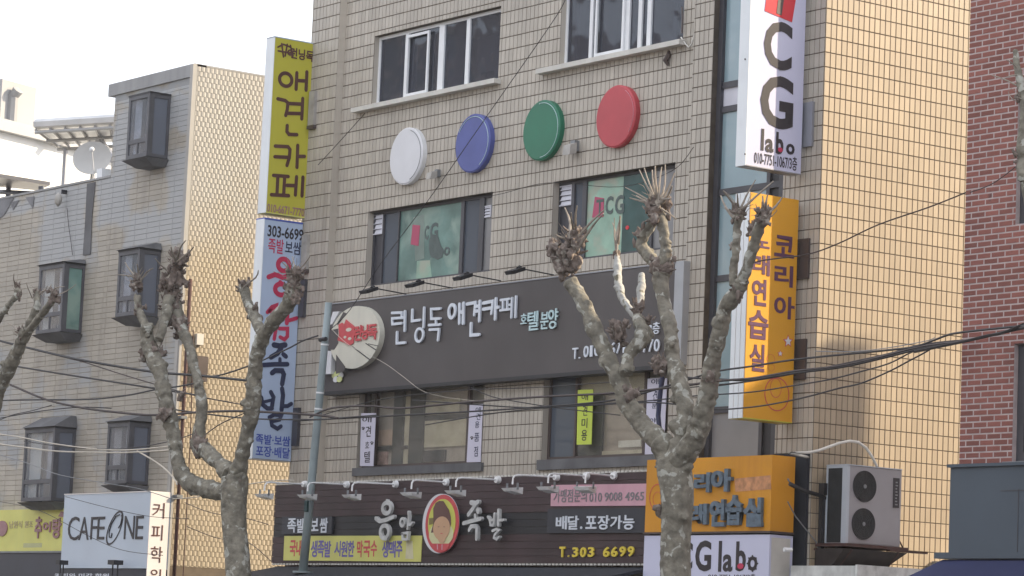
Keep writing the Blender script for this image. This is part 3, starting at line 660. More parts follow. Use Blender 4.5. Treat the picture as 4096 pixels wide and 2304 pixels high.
pts = [Plane('F', -.05).pp(*K4R(*q)) for q in ((2025, 90), (2030, 260), (2020, 430))]
MB().tube(pts, .014, 6).build('conduit', BROWNF, base=pts[0], label='short brown conduit beside the upper right window frame', cat='conduit')

# ------------------------------------------------------------------ second-floor signboard
G = C(1050, 1152, 1.258); H = C(2100, 1152, 1.258); LG = C(1300, 1200, 4.025)
SY = -.2; FS = Plane('F', SY); x0, x1 = -11.93, -2.82; z0_, z1_ = 5.93, 7.40
sb = thing('signboard', (-7, SY, z0_), 'wide brown-grey signboard with white Korean letters above the second-floor windows', 'signboard')
MB().box(x0, x1, SY, -.012, z0_, z1_).build('board', SIGNB, sb)
MB().box(x1+.002, x1+.20, SY-.02, -.1, z0_-.01, z1_+.02).build('end_panel', pm('dull_aluminium', (.36, .37, .385), .5, .08, 3), sb)
MB().box(x0, x1, SY-.03, -.0, z0_-.06, z0_-.002).build('lower_rail', BLACK, sb)
MB().box(x0, x1, SY-.012, -.02, z1_+.001, z1_+.02).build('upper_rail', ALU, sb)
D3 = dict(d0=.012, dep=.03, bold=.022, name='letter')
K5 = C(1240, 900, 3.22)
for ln, rg in (([[(1105, 212), (1262, 206), (1260, 290), (1108, 300), (1112, 392), (1262, 378)], [(1312, 185), (1308, 500)], [(1255, 290), (1310, 288)], [(1186, 520), (1182, 700), (1318, 690)]], []),
               ([[(1432, 162), (1426, 342), (1562, 325)], [(1622, 128), (1612, 440)]], [(1545, 568, 62, 104)]),
               ([[(1885, 142), (1735, 150), (1737, 305), (1882, 302)], [(1812, 305), (1812, 400)], [(1700, 408), (1884, 398)], [(1712, 482), (1862, 474), (1845, 652)]], [])):
    strokes(sb, FS, LG, ln, rg, 42, LETW, .012, .03)
for ln, rg in (([[(1947, 1022), (1945, 1270)], [(1998, 1010), (1994, 1272)], [(1947, 1128), (1996, 1124)]], [(1850, 1115, 42, 84)]),
               ([[(2045, 1022), (2152, 1002), (2146, 1080), (2138, 1160)], [(2208, 985), (2202, 1240)], [(2148, 1052), (2206, 1046)], [(2142, 1115), (2204, 1108)], [(2096, 1272), (2092, 1422), (2200, 1415)]], []),
               ([[(2252, 1010), (2376, 985), (2370, 1070), (2358, 1142)], [(2252, 1088), (2370, 1070)], [(2416, 952), (2406, 1216)], [(2412, 1068), (2452, 1062)]], [])):
    strokes(sb, FS, K5, ln, rg, 42, LETW, .012, .03)
strokes(sb, FS, G, [[(1207, 62), (1251, 56)], [(1205, 114), (1253, 108)], [(1219, 60), (1217, 112)], [(1240, 58), (1239, 110)], [(1264, 52), (1261, 150)], [(1284, 44), (1281, 148)], [(1250, 86), (1263, 84)]], [], 12, LETW, .012, .03)
D4 = dict(d0=.012, dep=.02, bold=.008, name='letter')
for ch, l, t, r, b in (('호', 1306, 130, 1336, 182), ('텔', 1341, 118, 1394, 214)): put(sb, FS, G, ch, l, t, r, b, LETC, **D4)
for ch, l, t, r, b in (('분', 85, 122, 124, 208), ('양', 124, 104, 171, 206), ): put(sb, FS, H, ch, l, t, r, b, LETC, **D4)
for ch, l, t, r, b in (('2', 622, 186, 646, 228), ('층', 650, 172, 684, 232)): put(sb, FS, H, ch, l, t, r, b, LETW, **D4)
tl = [('T', 245, 302, 272, 358), ('.', 277, 348, 284, 356), ('0', 302, 292, 326, 350), ('1', 334, 290, 346, 346), ('0', 356, 284, 380, 343), ('-', 386, 310, 400, 314), ('6', 406, 278, 430, 337), ('6', 436, 275, 460, 334), ('7', 466, 272, 490, 330), ('1', 500, 270, 512, 326), ('-', 545, 292, 560, 296), ('7', 570, 266, 594, 328), ('7', 600, 263, 624, 325), ('7', 628, 260, 652, 322), ('0', 656, 258, 684, 320)]
for it in tl: put(sb, FS, H, *it, LETW, **D4)
# logo: cream disc with dark strokes and red brush letters
ell(sb, FS, LG, 560, 610, 400, 500, CREAM, 'logo_disc', .001, .10, 56)
LGP = Plane('F', SY-.101)
plate(sb, LGP, LG, [(110, 480), (215, 460), (215, 700), (150, 800), (60, 800), (60, 520)], SIGNB, 'logo_stroke', .001, .004)
plate(sb, FS, LG, [(60, 820), (180, 830), (165, 1195), (20, 1205)], DWHITE, 'logo_stroke', .004, .09)
plate(sb, LGP, LG, [(300, 195), (350, 215), (210, 405), (195, 385)], SIGNB, 'logo_stroke', .002, .004)
plate(sb, FS, LG, [(215, 200), (320, 195), (200, 400), (150, 415)], DWHITE, 'logo_stroke', .02, .09)
plate(sb, LGP, LG, [(185, 880), (330, 1075), (310, 1150), (180, 1190)], SIGNB, 'logo_stroke', .003, .004)
for a in ([(430, 750), (450, 745), (735, 960), (720, 970)], [(650, 700), (665, 695), (830, 800), (820, 812)], [(700, 700), (860, 735), (860, 745), (695, 710)]): plate(sb, LGP, LG, a, LETK, 'logo_stroke', .002, .003)
for ch, l, t, r, b in (('런', 490, 410, 600, 660), ('닝', 605, 400, 705, 640), ('독', 705, 390, 850, 640)): put(sb, LGP, LG, ch, l, t, r, b, LETR, d0=.012, dep=.012, bold=.035, name='logo_letter')
plate(sb, LGP, LG, [(230, 400), (290, 365), (320, 400), (350, 315), (480, 420), (490, 520), (470, 700), (400, 735), (330, 690), (215, 650), (240, 560)], LETR, 'logo_dog', .008, .012)
for c_ in ((400, 480, 45, 30), (415, 625, 28, 24), (340, 600, 22, 22)): ell(sb, LGP, LG, *c_, CREAM, 'logo_dog', .0215, .003, 14)
for k in range(5):
    a = math.radians(72*k+20); ell(sb, FS, LG, 222+52*math.cos(a), 1232-58*math.sin(a), 42, 48, FLOWER if k % 3 else DWHITE, 'logo_petal', .012+.002*k, .012, 14)

# dark floodlights above the signboard: one kind, four in the row
def dark_flood():
    t = thing('floodlight', (0, 0, 0), 'x', 'floodlight', 'black floodlights on arms above the brown-grey signboard')
    MB().tube([(0, 0, 0), (0, -.42, .02), (0, -.62, .03)], .011, 6).build('arm', BLACK, t)
    MB().tube([(-.03, -.6, .03), (0, -.66, .05), (.02, -.70, .02)], .03, 6).build('joint', BLACK, t)
    MB().hexa([(-.13, -.64, .045), (.13, -.64, .045), (.11, -.86, -.035), (-.11, -.86, -.035)], [(-.12, -.63, -.01), (.12, -.63, -.01), (.10, -.83, -.085), (-.10, -.83, -.085)]).build('head', BLACK, t)
    return t
fl = dark_flood()
ps = [K for K in ((1240, 890), (1835, 812), (2460, 720))]
K5 = C(1240, 900, 3.22)
allp = [K5(*p) for p in ps]+[(2215, 1100)]
labs = ['black floodlight on an arm above the signboard, leftmost of four', 'black floodlight on an arm above the signboard, second from the left', 'black floodlight on an arm above the signboard, third from the left', 'black floodlight on an arm just left of the big tree limb, last of four']
for i, (px, py) in enumerate(allp):
    o = fl if i == 0 else copy_tree(fl); u, v = Plane('F', SY).uv(px, py); o.location = (u, SY, v); o['label'] = labs[i]

# ------------------------------------------------------------------ banners stuck to the second-floor windows
def banner(cr, yb, quad, m, chars, cm, lab, nm='banner', paws=()):
    pl = Plane('F', yb); c = pl.pp(*cr(*quad[0])); t = thing(nm, c, lab, 'banner')
    plate(t, pl, cr, quad, m, 'sheet', 0, .008)
    if chars: puts(t, pl, cr, chars, cm, d0=.009, dep=.002, bold=.008)
    if paws:
        mb = MB()
        for (x, y) in paws:
            for dx, dy, r in ((0, 0, 16), (-18, -20, 8), (-6, -30, 8), (10, -28, 8), (20, -16, 8)):
                u0, v0, u1, v1 = pl.rect(*cr(x+dx-r, y+dy-r), *cr(x+dx+r, y+dy+r)); cu, cv = (u0+u1)/2, (v0+v1)/2
                mb.prism([pl.pt(cu+(u1-u0)/2*math.cos(a*math.pi/4), cv+(v1-v0)/2*math.sin(a*math.pi/4), .009) for a in range(8)], Vector(pl.pt(0, 0, .002))-Vector(pl.pt(0, 0, 0)))
        mb.build('paw_print', LETK, t)
    return t
BW = pm('banner_white', (.58, .56, .66), .5, .05, 2)
banner(K2L, -.02, [(160, 1310), (370, 1310), (410, 480), (180, 480)], BW, [('애', 200, 535, 345, 628), ('견', 255, 680, 335, 850), ('호', 245, 925, 308, 1030), ('텔', 230, 1080, 322, 1255)], LETK, 'white vertical banner on the left edge of the left second-floor window', paws=((215, 730), (350, 960)))
banner(K2L, -.02, [(1832, 1250), (2050, 1245), (2085, 335), (1880, 350)], BW, [('애', 1975, 385, 2060, 470), ('견', 1985, 480, 2050, 585), ('용', 1965, 610, 2032, 715), ('품', 1955, 790, 2030, 925), ('점', 1950, 1000, 2010, 1160)], LETN, 'white vertical banner on the right edge of the left second-floor window', paws=((1915, 880),))
banner(K2R, -.02, [(545, 1100), (748, 1095), (772, 338), (562, 345)], LIME, [('애', 615, 395, 705, 490), ('견', 630, 560, 695, 700), ('미', 615, 735, 695, 870), ('용', 612, 895, 690, 1045)], LETK, 'bright lime green banner with Korean letters in the right second-floor window')
banner(K2R, -.02, [(1485, 1235), (1745, 1225), (1795, 170), (1525, 190)], BW, [('애', 1575, 190, 1690, 270), ('견', 1600, 330, 1660, 500), ('분', 1585, 530, 1660, 600), ('양', 1555, 730, 1640, 840)], LETN, 'white vertical banner behind the tree at the right second-floor window')
pts = [Plane('F', -.3).pp(*K2R(*q)) for q in ((1730, 160), (1705, 300), (1680, 520), (1665, 700), (1680, 850), (1700, 930))]
MB().tube(pts, .036, 8).build('cable_bundle', LETN, base=pts[0], label='thick dark blue cable bundle hanging in front of the white banner', cat='cable')

# ------------------------------------------------------------------ long brown shop sign of the ground floor
LS = C(1080, 1900, 3.587); LT = C(1640, 1900, 3.587)
YS = -.5; FL = Plane('F', YS); bx0, bx1, bz0, bz1 = -12.84, -2.82, 3.05, 4.36
ls = thing('shop_sign', (-8, YS, bz0), 'long dark brown slatted shop sign with a round portrait and Korean letters', 'signboard')
MB().box(bx0, bx1, YS+.03, -.02, bz0, bz1).build('board', BROWNF, ls)
zb = (P(*LS(200, 640), 1, YS)[2], P(*LS(200, 868), 1, YS)[2])
n = 12
for k in range(n):
    za = bz0+(bz1-bz0)*k/n; zz = bz0+(bz1-bz0)*(k+1)/n; mid = (za+zz)/2
    band = zb[1] < mid < zb[0]
    MB().box(bx0, bx1, YS+(.01 if band else 0), YS+.029, za+.003, zz-.002).build('slat', BLKBAND if band else SIGND, ls)
mb = MB()
for k in range(110):
    u = bx0+(bx1-bx0)*(k+.5)/110; mb.box(u-.030, u+.030, YS-.006, YS+.03, bz1+.002, bz1+.028)
    mb.box(u-.028, u+.028, YS-.008, YS+.03, bz0-.03, bz0-.004)
mb.build('scalloped_trim', SILL, ls, kind='stuff')
plate(ls, FL, LS, [(190, 850), (905, 845), (915, 598), (200, 600)], NAVYB, 'name_plate', .001, .035)
FP = Plane('F', YS-.036)
for ch, l, t, r, b in (('족', 258, 622, 378, 825), ('발', 395, 625, 500, 828), ('보', 578, 622, 700, 805), ('쌈', 722, 615, 832, 828)): put(ls, FP, LS, ch, l, t, r, b, LETW, d0=.001, dep=.012, bold=.02, name='letter')
bn = plate(ls, FL, LS, [(200, 1225), (2170, 1245), (2190, 870), (215, 875)], YEL2, 'yellow_banner', .001, .012)
FB = Plane('F', YS-.013)
for wds, m in (([('국', 285, 935, 370, 1165), ('내', 378, 935, 455, 1165), ('산', 465, 935, 548, 1165), ('막', 1250, 940, 1330, 1180), ('국', 1340, 940, 1440, 1180), ('수', 1448, 940, 1535, 1170)], LETR),
               ([('생', 590, 940, 680, 1180), ('족', 685, 940, 775, 1180), ('발', 780, 945, 875, 1180), ('시', 925, 945, 1015, 1165), ('원', 1020, 945, 1112, 1175), ('한', 1118, 945, 1210, 1175), ('생', 1610, 950, 1700, 1185), ('맥', 1705, 945, 1805, 1185), ('주', 1810, 945, 1900, 1180)], LETP)):
    puts(ls, FB, LS, wds, m, d0=.001, dep=.003, bold=.025)
plate(ls, FB, LS, [(1945, 1200), (2060, 1205), (2045, 945), (1960, 945)], pm('beer_print', (.60, .56, .36), .5, .1, 9), 'beer_glass_print', .001, .003)
D5 = dict(d0=.05, dep=.05, bold=.032, name='letter')
strokes(ls, FL, LS, [[(1588, 628), (1640, 668), (1720, 655), (1842, 605)], [(1745, 370), (1748, 395), .7], [(1735, 925), (1720, 900), .8]], [(1743, 480, 58, 78), (1713, 822, 60, 92)], 60, LETG, .05, .05)
strokes(ls, FL, LS, [[(2054, 535), (2060, 600), (2042, 775)], [(2055, 712), (2085, 722), (2108, 690)], [(1962, 845), (2048, 832), (2040, 925), (1972, 925), (1966, 850)]], [(1970, 685, 30, 56)], 38, LETG, .05, .05)
strokes(ls, FL, LT, [[(948, 400), (1000, 420), (1045, 392), 1.2], [(1010, 430), (965, 500), (908, 575), 1.1], [(1044, 508), (1050, 530), 1.3], [(1003, 580), (1010, 650), .8], [(838, 700), (945, 668), (1085, 632)], [(922, 795), (950, 742), (1010, 738), (1030, 775), (1026, 920)]], [], 58, LETG, .05, .05)
strokes(ls, FL, LT, [[(1188, 605), (1212, 640), (1228, 715)], [(1284, 562), (1272, 720)], [(1212, 655), (1278, 650)], [(1225, 722), (1270, 728)], [(1340, 510), (1338, 725), 1.2], [(1345, 655), (1418, 650)], [(1255, 808), (1310, 782), (1348, 800), (1290, 858), (1278, 905), (1318, 928), (1350, 895)]], [], 38, LETG, .05, .05)
# oval portrait
ell(ls, FL, LT, 465, 700, 248, 427, DWHITE, 'portrait_rim', .002, .05, 48)
FO = Plane('F', YS-.052)
ell(ls, FO, LT, 465, 700, 240, 418, LETR, 'portrait_ring', .001, .004, 48)
ell(ls, FO, LT, 462, 690, 196, 345, PYEL, 'portrait_field', .006, .003, 48)
ell(ls, FO, LT, 455, 850, 175, 180, PCREAM, 'portrait_field', .010, .002, 32)
plate(ls, FO, LT, [(310, 830), (345, 700), (345, 480), (380, 400), (430, 372), (490, 375), (530, 440), (570, 500), (595, 600), (600, 700), (570, 800)], HAIR, 'portrait_hair', .013, .002)
plate(ls, FO, LT, [(285, 620), (345, 615), (350, 700), (285, 715)], OLIVE, 'portrait_ribbon', .013, .002)
ell(ls, FO, LT, 465, 765, 120, 170, SKIN, 'portrait_face', .016, .002, 32)
plate(ls, FO, LT, [(400, 900), (530, 900), (500, 975), (440, 975)], SKIN, 'portrait_face', .019, .001)
plate(ls, FO, LT, [(330, 985), (590, 985), (560, 1050), (520, 1090), (450, 1105), (390, 1080), (345, 1040)], LETR, 'portrait_collar', .016, .003)
for a in ([(402, 995), (412, 995), (416, 1070), (404, 1070)], [(470, 995), (482, 995), (480, 1075), (468, 1075)]): plate(ls, FO, LT, a, PINK, 'portrait_collar', .02, .002)
for (x, y, rx, ry) in ((425, 745, 14, 4), (505, 745, 14, 4), (466, 840, 20, 5)): ell(ls, FO, LT, x, y, rx, ry, HAIR if y < 800 else LETR, 'portrait_face_line', .0192, .001, 12)
# right-hand plates
plate(ls, FL, H, [(132, 1098), (640, 1095), (640, 984), (135, 992)], PINK, 'pink_banner', .001, .012)
LETGR = pm('letter_dark_grey', (.20, .19, .20), .5, .2, 10)
puts(ls, FB, H, [('가맹점문의', 145, 1012, 312, 1078), ('010', 325, 1030, 388, 1076), ('9008', 402, 1028, 490, 1072), ('4965', 505, 1026, 600, 1070)], LETGR, d0=.001, dep=.006, bold=.012)
plate(ls, FL, H, [(118, 1234), (640, 1232), (640, 1108), (122, 1112)], NAVYB, 'name_plate', .001, .03)
FQ = Plane('F', YS-.031)
for ch, l, t, r, b in (('배', 158, 1148, 213, 1215), ('달', 218, 1146, 272, 1216), ('.', 280, 1200, 290, 1213), ('포', 308, 1148, 362, 1212), ('장', 368, 1144, 427, 1216), ('가', 432, 1145, 490, 1213), ('능', 496, 1142, 552, 1216)): put(ls, FQ, H, ch, l, t, r, b, LETW, d0=.001, dep=.012, bold=.02, name='letter')
for ch, l, t, r, b in (('T', 178, 1302, 207, 1355), ('.', 220, 1345, 226, 1354), ('3', 243, 1305, 272, 1355), ('0', 282, 1305, 312, 1355), ('3', 322, 1304, 352, 1354), ('6', 398, 1303, 430, 1354), ('6', 438, 1302, 470, 1353), ('9', 480, 1301, 512, 1352), ('9', 522, 1300, 553, 1352)): put(ls, FL, H, ch, l, t, r, b, LETY, d0=.004, dep=.02, bold=.03, name='letter')

LAMPW = pm('lamp_white', (.80, .80, .80), .4, .06, 5)
# white gooseneck lamps over the shop sign
def goose():
    t = thing('sign_lamp', (0, 0, 0), 'x', 'sign lamp', 'white gooseneck lamps along the top of the brown shop sign')
    MB().cyl((0, .0, 0), (0, -1, 0), .062, .05, .06, 18).build('mount', LAMPW, t)
    MB().tube([(0, -.05, 0), (0, -.70, -.015), (0, -.77, -.03), (0, -.80, -.07), (0, -.805, -.16)], .014, 8).build('arm', LAMPW, t)
    MB().hexa([(-.13, -.92, -.22), (.13, -.92, -.22), (.13, -.70, -.20), (-.13, -.70, -.20)], [(-.11, -.88, -.265), (.11, -.88, -.265), (.11, -.69, -.30), (-.11, -.69, -.30)]).build('head', LAMPW, t)
    MB().box(-.145, -.132, -.82, -.79, -.24, -.14).build('yoke', STEELG, t); MB().box(.132, .145, -.82, -.79, -.24, -.14).build('yoke', STEELG, t)
    return t
gl = goose(); G0 = C(1050, 1152, 1.258)
lamps = [(G0(218, 988), 'leftmost white sign lamp, half in front of the golden wall'), (G0(430, 990), 'white sign lamp just right of the steel pole'), (G0(676, 988), 'white sign lamp left of the letter before the portrait'), (G0(930, 978), 'white sign lamp over the small letter left of the oval portrait'),
         (G0(1190, 966), 'white sign lamp right above the oval portrait'), (H(165, 952), 'white sign lamp between the oval portrait and the pink banner'), (H(315, 946), 'white sign lamp above the left end of the pink banner'), (H(452, 946), 'rightmost white sign lamp over the pink banner')]
for i, ((px, py), lab) in enumerate(lamps):
    o = gl if i == 0 else copy_tree(gl); u, v = Plane('F', YS).uv(px, py); o.location = (u, YS, v); o['label'] = lab; o.rotation_euler.z = [0, .05, -.1, .2, 0, -.05, .12, .35][i]

# dark shop awning with the steel pole standing on it
aw = thing('shop_awning', (-8, -.5, 2.6), 'dark fabric awning under the long brown shop sign', 'awning')
MB().hexa([(-12.75, -.42, 3.0), (-2.85, -.42, 3.0), (-2.85, -1.7, 2.72), (-12.75, -1.7, 2.72)], [(-12.75, -.42, 2.95), (-2.85, -.42, 2.95), (-2.85, -1.7, 2.67), (-12.75, -1.7, 2.67)]).build('canopy', BLKAWN, aw)
MB().box(-12.75, -2.85, -1.72, -1.701, 2.35, 2.74).build('valance', BLKAWN, aw)
for k in range(7): MB().box(-12.6+k*1.6, -12.57+k*1.6, -1.68, -.03, 2.6, 2.63).build('rib', STEELG, aw)
pb, pt_ = P(1212, 2285, 1, -1.1), P(1315, 1210, 1, -1.1)
sp = thing('steel_pole', pb, 'grey-green steel pole leaning slightly, standing on the dark awning', 'pole')
MB().tube([Vector(pb)+(Vector(pt_)-Vector(pb))*t for t in (0, .25, .5, .75, 1)], [.074, .070, .066, .062, .058], 16).build('tube', POLE, sp, smooth=True)
MB().cyl(Vector(pb)-Vector((0, 0, .03)), (0, 0, 1), .17, .17, .03, 16).build('base_plate', POLE, sp)
for t in (.60, .66, .84): MB().tube([Vector(pb)+(Vector(pt_)-Vector(pb))*t, Vector(pb)+(Vector(pt_)-Vector(pb))*(t+.006)], .068, 14).build('clamp_band', PVC, sp)
q = Vector(pb)+(Vector(pt_)-Vector(pb))*.24; MB().box(q.x-.02, q.x+.06, q.y-.085, q.y-.05, q.z-.09, q.z+.09).build('tag', pm('pole_tag', (.01, .05, .055), .6, .2), sp)
q = Vector(pb)+(Vector(pt_)-Vector(pb))*.86; MB().tube([q+Vector((-.08, -.05, 0)), q+Vector((.1, -.05, .01))], .035, 6).build('wire_clamp', BLACK, sp)

# ------------------------------------------------------------------ orange and white signs at the right corner of the shop row
OR = C(2560, 1800, 2.874); YO = -.62; FOg = Plane('F', YO)
ob = thing('orange_sign', (-1.5, YO, 3.5), 'old orange box sign with grey-blue Korean letters behind the right tree trunk', 'signboard')
ox0, ox1, oz0, oz1 = -2.80, -.12, 3.485, 4.515
MB().box(ox0, ox1, YO, -.2, oz0, oz1).build('box', ORANGE2, ob)
for ch, l, t, r, b in (('코', 470, 300, 600, 500), ('리', 648, 262, 832, 490), ('아', 845, 220, 1080, 482), ('노', 450, 640, 575, 850), ('래', 592, 620, 800, 860), ('연', 828, 570, 1000, 882), ('습', 1015, 520, 1200, 865), ('실', 1215, 550, 1430, 885)): put(ob, FOg, OR, ch, l, t, r, b, LETSL, d0=.003, dep=.05, bold=.045, name='letter')
plate(ob, FOg, OR, [(1085, 330), (1500, 290), (1510, 450), (1100, 480)], STAIN, 'peeled_patch', .001, .002)
for (x, y, rx, ry) in ((200, 540, 90, 150), (200, 560, 50, 80)): ell(ob, FOg, OR, x, y, rx, ry, LETR, 'ring_print', .002, .003, 32, inner=.94)
MB().box(ox0-.02, ox1+.02, YO-.02, -.2, oz0-.03, oz0-.004).build('lower_rail', BROWNF, ob)
wb = thing('white_lab_sign', (-1.5, YO, 2.5), 'white box sign with dark letters under the old orange sign', 'signboard')
wz1 = oz0-.05; MB().box(ox0, ox1, YO, -.2, 2.5, wz1).build('box', LILAC, wb)
put(wb, FOg, OR, 'C', 500, 1060, 605, 1380, LETK, d0=.002, dep=.004, bold=.03); put(wb, FOg, OR, 'G', 638, 1040, 820, 1395, LETK, d0=.002, dep=.004, bold=.03)
for ch, l, t, r, b in (('l', 905, 1045, 940, 1400), ('a', 955, 1200, 1065, 1400), ('b', 1105, 1050, 1220, 1395), ('o', 1240, 1220, 1350, 1390)): put(wb, FOg, OR, ch, l, t, r, b, LETK, d0=.002, dep=.004, bold=.025)
ell(wb, FOg, OR, 1160, 1335, 36, 34, LETCR, 'flask_print', .007, .002, 20)
for k in range(8):
    a = k*math.pi/4; x, y = 1295+58*math.cos(a), 1305+88*math.sin(a); ell(wb, FOg, OR, x, y, 9, 10, LETK, 'gear_tooth', .002, .004, 8)
puts(wb, FOg, OR, [('010-7751-1067/3층', 785, 1425, 1330, 1480)], LETK, d0=.002, dep=.003, bold=.01)
MB().box(ox1+.002, ox1+.006, YO+.03, -.25, 2.55, wz1-.04).build('side_strip', SILL, wb)
q = P(*OR(1655, 1145), 1, YO-.03); MB().tube([q, (q[0]+.02, q[1]+.12, q[2])], .03, 8).build('security_camera', PVC, base=q, label='tiny white security camera on the right end of the white sign', cat='camera')
MB().box(-.75, -.035, -.06, -.012, 2.4, 4.58).build('dark_pier_front', BLKAWN, base=(-.4, -.05, 2.4), label='dark panel on the corner pier right behind the orange sign', cat='panel')  # plain dark sheet over the lower pier front

EDGEW = pm('sign_edge_white', (.74, .77, .79), .4, .04, 2, streak=.2, streakcol=(.5, .52, .5))
# ------------------------------------------------------------------ projecting signs, right: white one above, orange one below
xs = -.30
VC = C(2800, 0, 2.069); SP = Plane('S', xs)
cg = thing('projecting_sign', (xs, -.6, 8.46), 'tall white projecting sign with big letters C and G, upper right', 'sign')
ya, yb_ = SP.uv(2984, 664)[0], SP.uv(3203, 690)[0]; cz0 = SP.uv(3095, 677)[1]
MB().box(xs-.20, xs-.001, ya, yb_, cz0, 13.6).build('box', LILAC, cg)
MB().box(xs-.21, xs, ya-.012, ya-.001, cz0-.01, 13.6).build('edge_strip', EDGEW, cg)
MB().box(xs-.205, xs+.004, ya, yb_, cz0-.015, cz0-.001).build('bottom_rim', ALU, cg)
for ch, l, t, r, b in (('C', 528, 175, 762, 578), ('G', 498, 625, 772, 1065)): put(cg, SP, VC, ch, l, t, r, b, LETK, d0=.001, dep=.004, bold=.03, name='letter')
for ch, l, t, r, b in (('l', 505, 1065, 528, 1245), ('a', 540, 1150, 608, 1262), ('b', 628, 1095, 690, 1278), ('o', 712, 1190, 782, 1280)): put(cg, SP, VC, ch, l, t, r, b, LETK, d0=.001, dep=.004, bold=.03, name='letter')
ell(cg, SP, VC, 662, 1240, 20, 20, LETCR, 'flask_print', .006, .002, 16)
puts(cg, SP, VC, [('010-7751', 448, 1272, 612, 1362), ('-1067/3층', 618, 1285, 802, 1400)], LETK, d0=.001, dep=.003, bold=.008)
plate(cg, SP, VC, [(535, 90), (760, 185), (800, -60), (560, -120)], RED, 'red_emblem', .001, .004)
plate(cg, SP, VC, [(630, 110), (672, 128), (700, -60), (652, -70)], BROWNF, 'red_emblem', .006, .003)
for z in (9.2, 12.0):
    MB().box(xs-.14, xs-.06, yb_, -.006, z-.32, z+.25).build('wall_bracket', ALU, cg); MB().box(xs-.10, xs+.14, -.05, -.012, z-.35, z+.28).build('bracket_plate', ALU, cg)
for y_ in (490, 1275): q = P(*VC(375, y_), 1, ya-.012); MB().cyl(q, (0, -1, 0), .012, .012, .01, 8).build('bolt', BLACK, cg)
OC = C(2780, 700, 2.898); OD = C(2780, 1200, 2.415)
og = thing('projecting_sign', (xs, -.6, 5.0), 'tall yellow-orange projecting sign with purple letters below the white one', 'sign')
ya, yb_ = SP.uv(2974, 1668)[0], SP.uv(3168, 1686)[0]; cz0 = SP.uv(3081, 1680)[1]; cz1 = SP.uv(3110, 786)[1]
MB().box(xs-.30, xs-.001, ya, yb_, cz0, cz1).build('box', ORANGE, og)
for k in range(3): MB().box(xs-.30+k*.1, xs-.212+k*.1, ya-.014, ya-.001, cz0-.01, cz1+.005).build('edge_strip', EDGEW, og)
MB().box(xs-.302, xs+.003, ya, yb_, cz0-.014, cz0-.001).build('bottom_rim', YEL, og)
DP = dict(d0=.001, dep=.004, bold=.026, name='letter')
for ch, l, t, r, b in (('노', 690, 700, 865, 845), ('래', 660, 922, 868, 1160), ('코', 920, 705, 1150, 955), ('리', 920, 1045, 1135, 1295)): put(og, SP, OC, ch, l, t, r, b, LETPU, **DP)
put(og, SP, lambda x, y: (x, y), '연', *OC(660, 1205), *OD(690, 55), LETPU, **DP); put(og, SP, lambda x, y: (x, y), '아', *OC(915, 1405), *OD(960, 182), LETPU, **DP)
for ch, l, t, r, b in (('습', 515, 98, 708, 378), ('실', 528, 425, 672, 690)): put(og, SP, OD, ch, l, t, r, b, LETPU, **DP)
def star(cx, cy, r, ry, m, nm, d0): plate(og, SP, OD, [(cx+(r if k % 2 == 0 else r*.45)*math.sin(k*math.pi/5), cy-(ry if k % 2 == 0 else ry*.45)*math.cos(k*math.pi/5)) for k in range(10)], m, nm, d0, .002)
star(898, 400, 52, 66, LETR, 'star_print', .001); star(898, 400, 38, 50, DWHITE, 'star_print', .004); star(822, 518, 30, 34, LETR, 'star_print', .001); star(822, 518, 22, 26, DWHITE, 'star_print', .004)
for (x, y, rx, ry) in ((790, 910, 120, 165), (780, 850, 55, 95), (732, 570, 38, 45), (735, 650, 32, 36)): ell(og, SP, OD, x, y, rx, ry, LETR, 'ring_print', .001, .002, 36, inner=.94)
for z in (5.9, 7.3):
    MB().box(xs-.16, xs-.05, yb_, -.006, z-.25, z+.2).build('wall_bracket', BROWNF, og); MB().box(xs-.12, xs+.14, -.05, -.012, z-.3, z+.26).build('bracket_plate', BROWNF, og)

# ------------------------------------------------------------------ projecting signs, left corner
xL = -12.93; SL = Plane('S', xL); YC = C(1030, 100, 1.45)
def projector(x, quadpx, edge_px, m, em, base_label, top_off=0):
    (a, b), (c_, d_) = quadpx
    ya = Plane('S', x).uv(a, b)[0]; yb = Plane('S', x).uv(c_, d_)[0]
    return ya, yb
ys = thing('projecting_sign', (xL, -.6, 7.7), 'tall yellow projecting sign with dark Korean letters at the upper left corner', 'sign')
ya, yb_ = SL.uv(1065, 851)[0], -.14; yz0 = SL.uv(1145, 858)[1]; yz1 = SL.uv(1180, 163)[1]
MB().box(xL-.25, xL-.001, ya, yb_, yz0, yz1).build('box', YEL, ys)
MB().box(xL-.26, xL-.0005, ya-.014, ya-.001, yz0-.012, yz1+.01).build('edge_strip', EDGEW, ys)
MB().box(xL-.262, xL+.004, ya, yb_, yz0-.02, yz0-.001).build('bottom_rim', YEL2, ys); MB().box(xL-.262, xL+.004, ya-.014, yb_, yz1+.001, yz1+.02).build('top_rim', LILAC2, ys)
DY = dict(d0=.001, dep=.005, bold=.032, name='letter')
for ln, rg in (([[(228, 277), (223, 373)], [(286, 272), (281, 378)], [(226, 322), (284, 325)]], [(163, 317, 36, 38)]),
               ([[(117, 428), (160, 438), (176, 452), (172, 490), (163, 525)], [(262, 426), (256, 545)], [(178, 455), (258, 459)], [(172, 512), (256, 514)], [(172, 583), (170, 618), (182, 634), (228, 636)]], []),
               ([[(102, 702), (176, 706), (188, 722), (184, 770), (170, 815)], [(100, 764), (184, 768)], [(233, 698), (228, 826)], [(232, 762), (272, 762)]], []),
               ([[(92, 872), (178, 879)], [(80, 984), (180, 990)], [(118, 876), (112, 984)], [(157, 878), (151, 986)], [(226, 880), (219, 986)], [(263, 882), (257, 992)], [(170, 930), (222, 932)]], [])):
    strokes(ys, SL, YC, ln, rg, 21, LETBR)
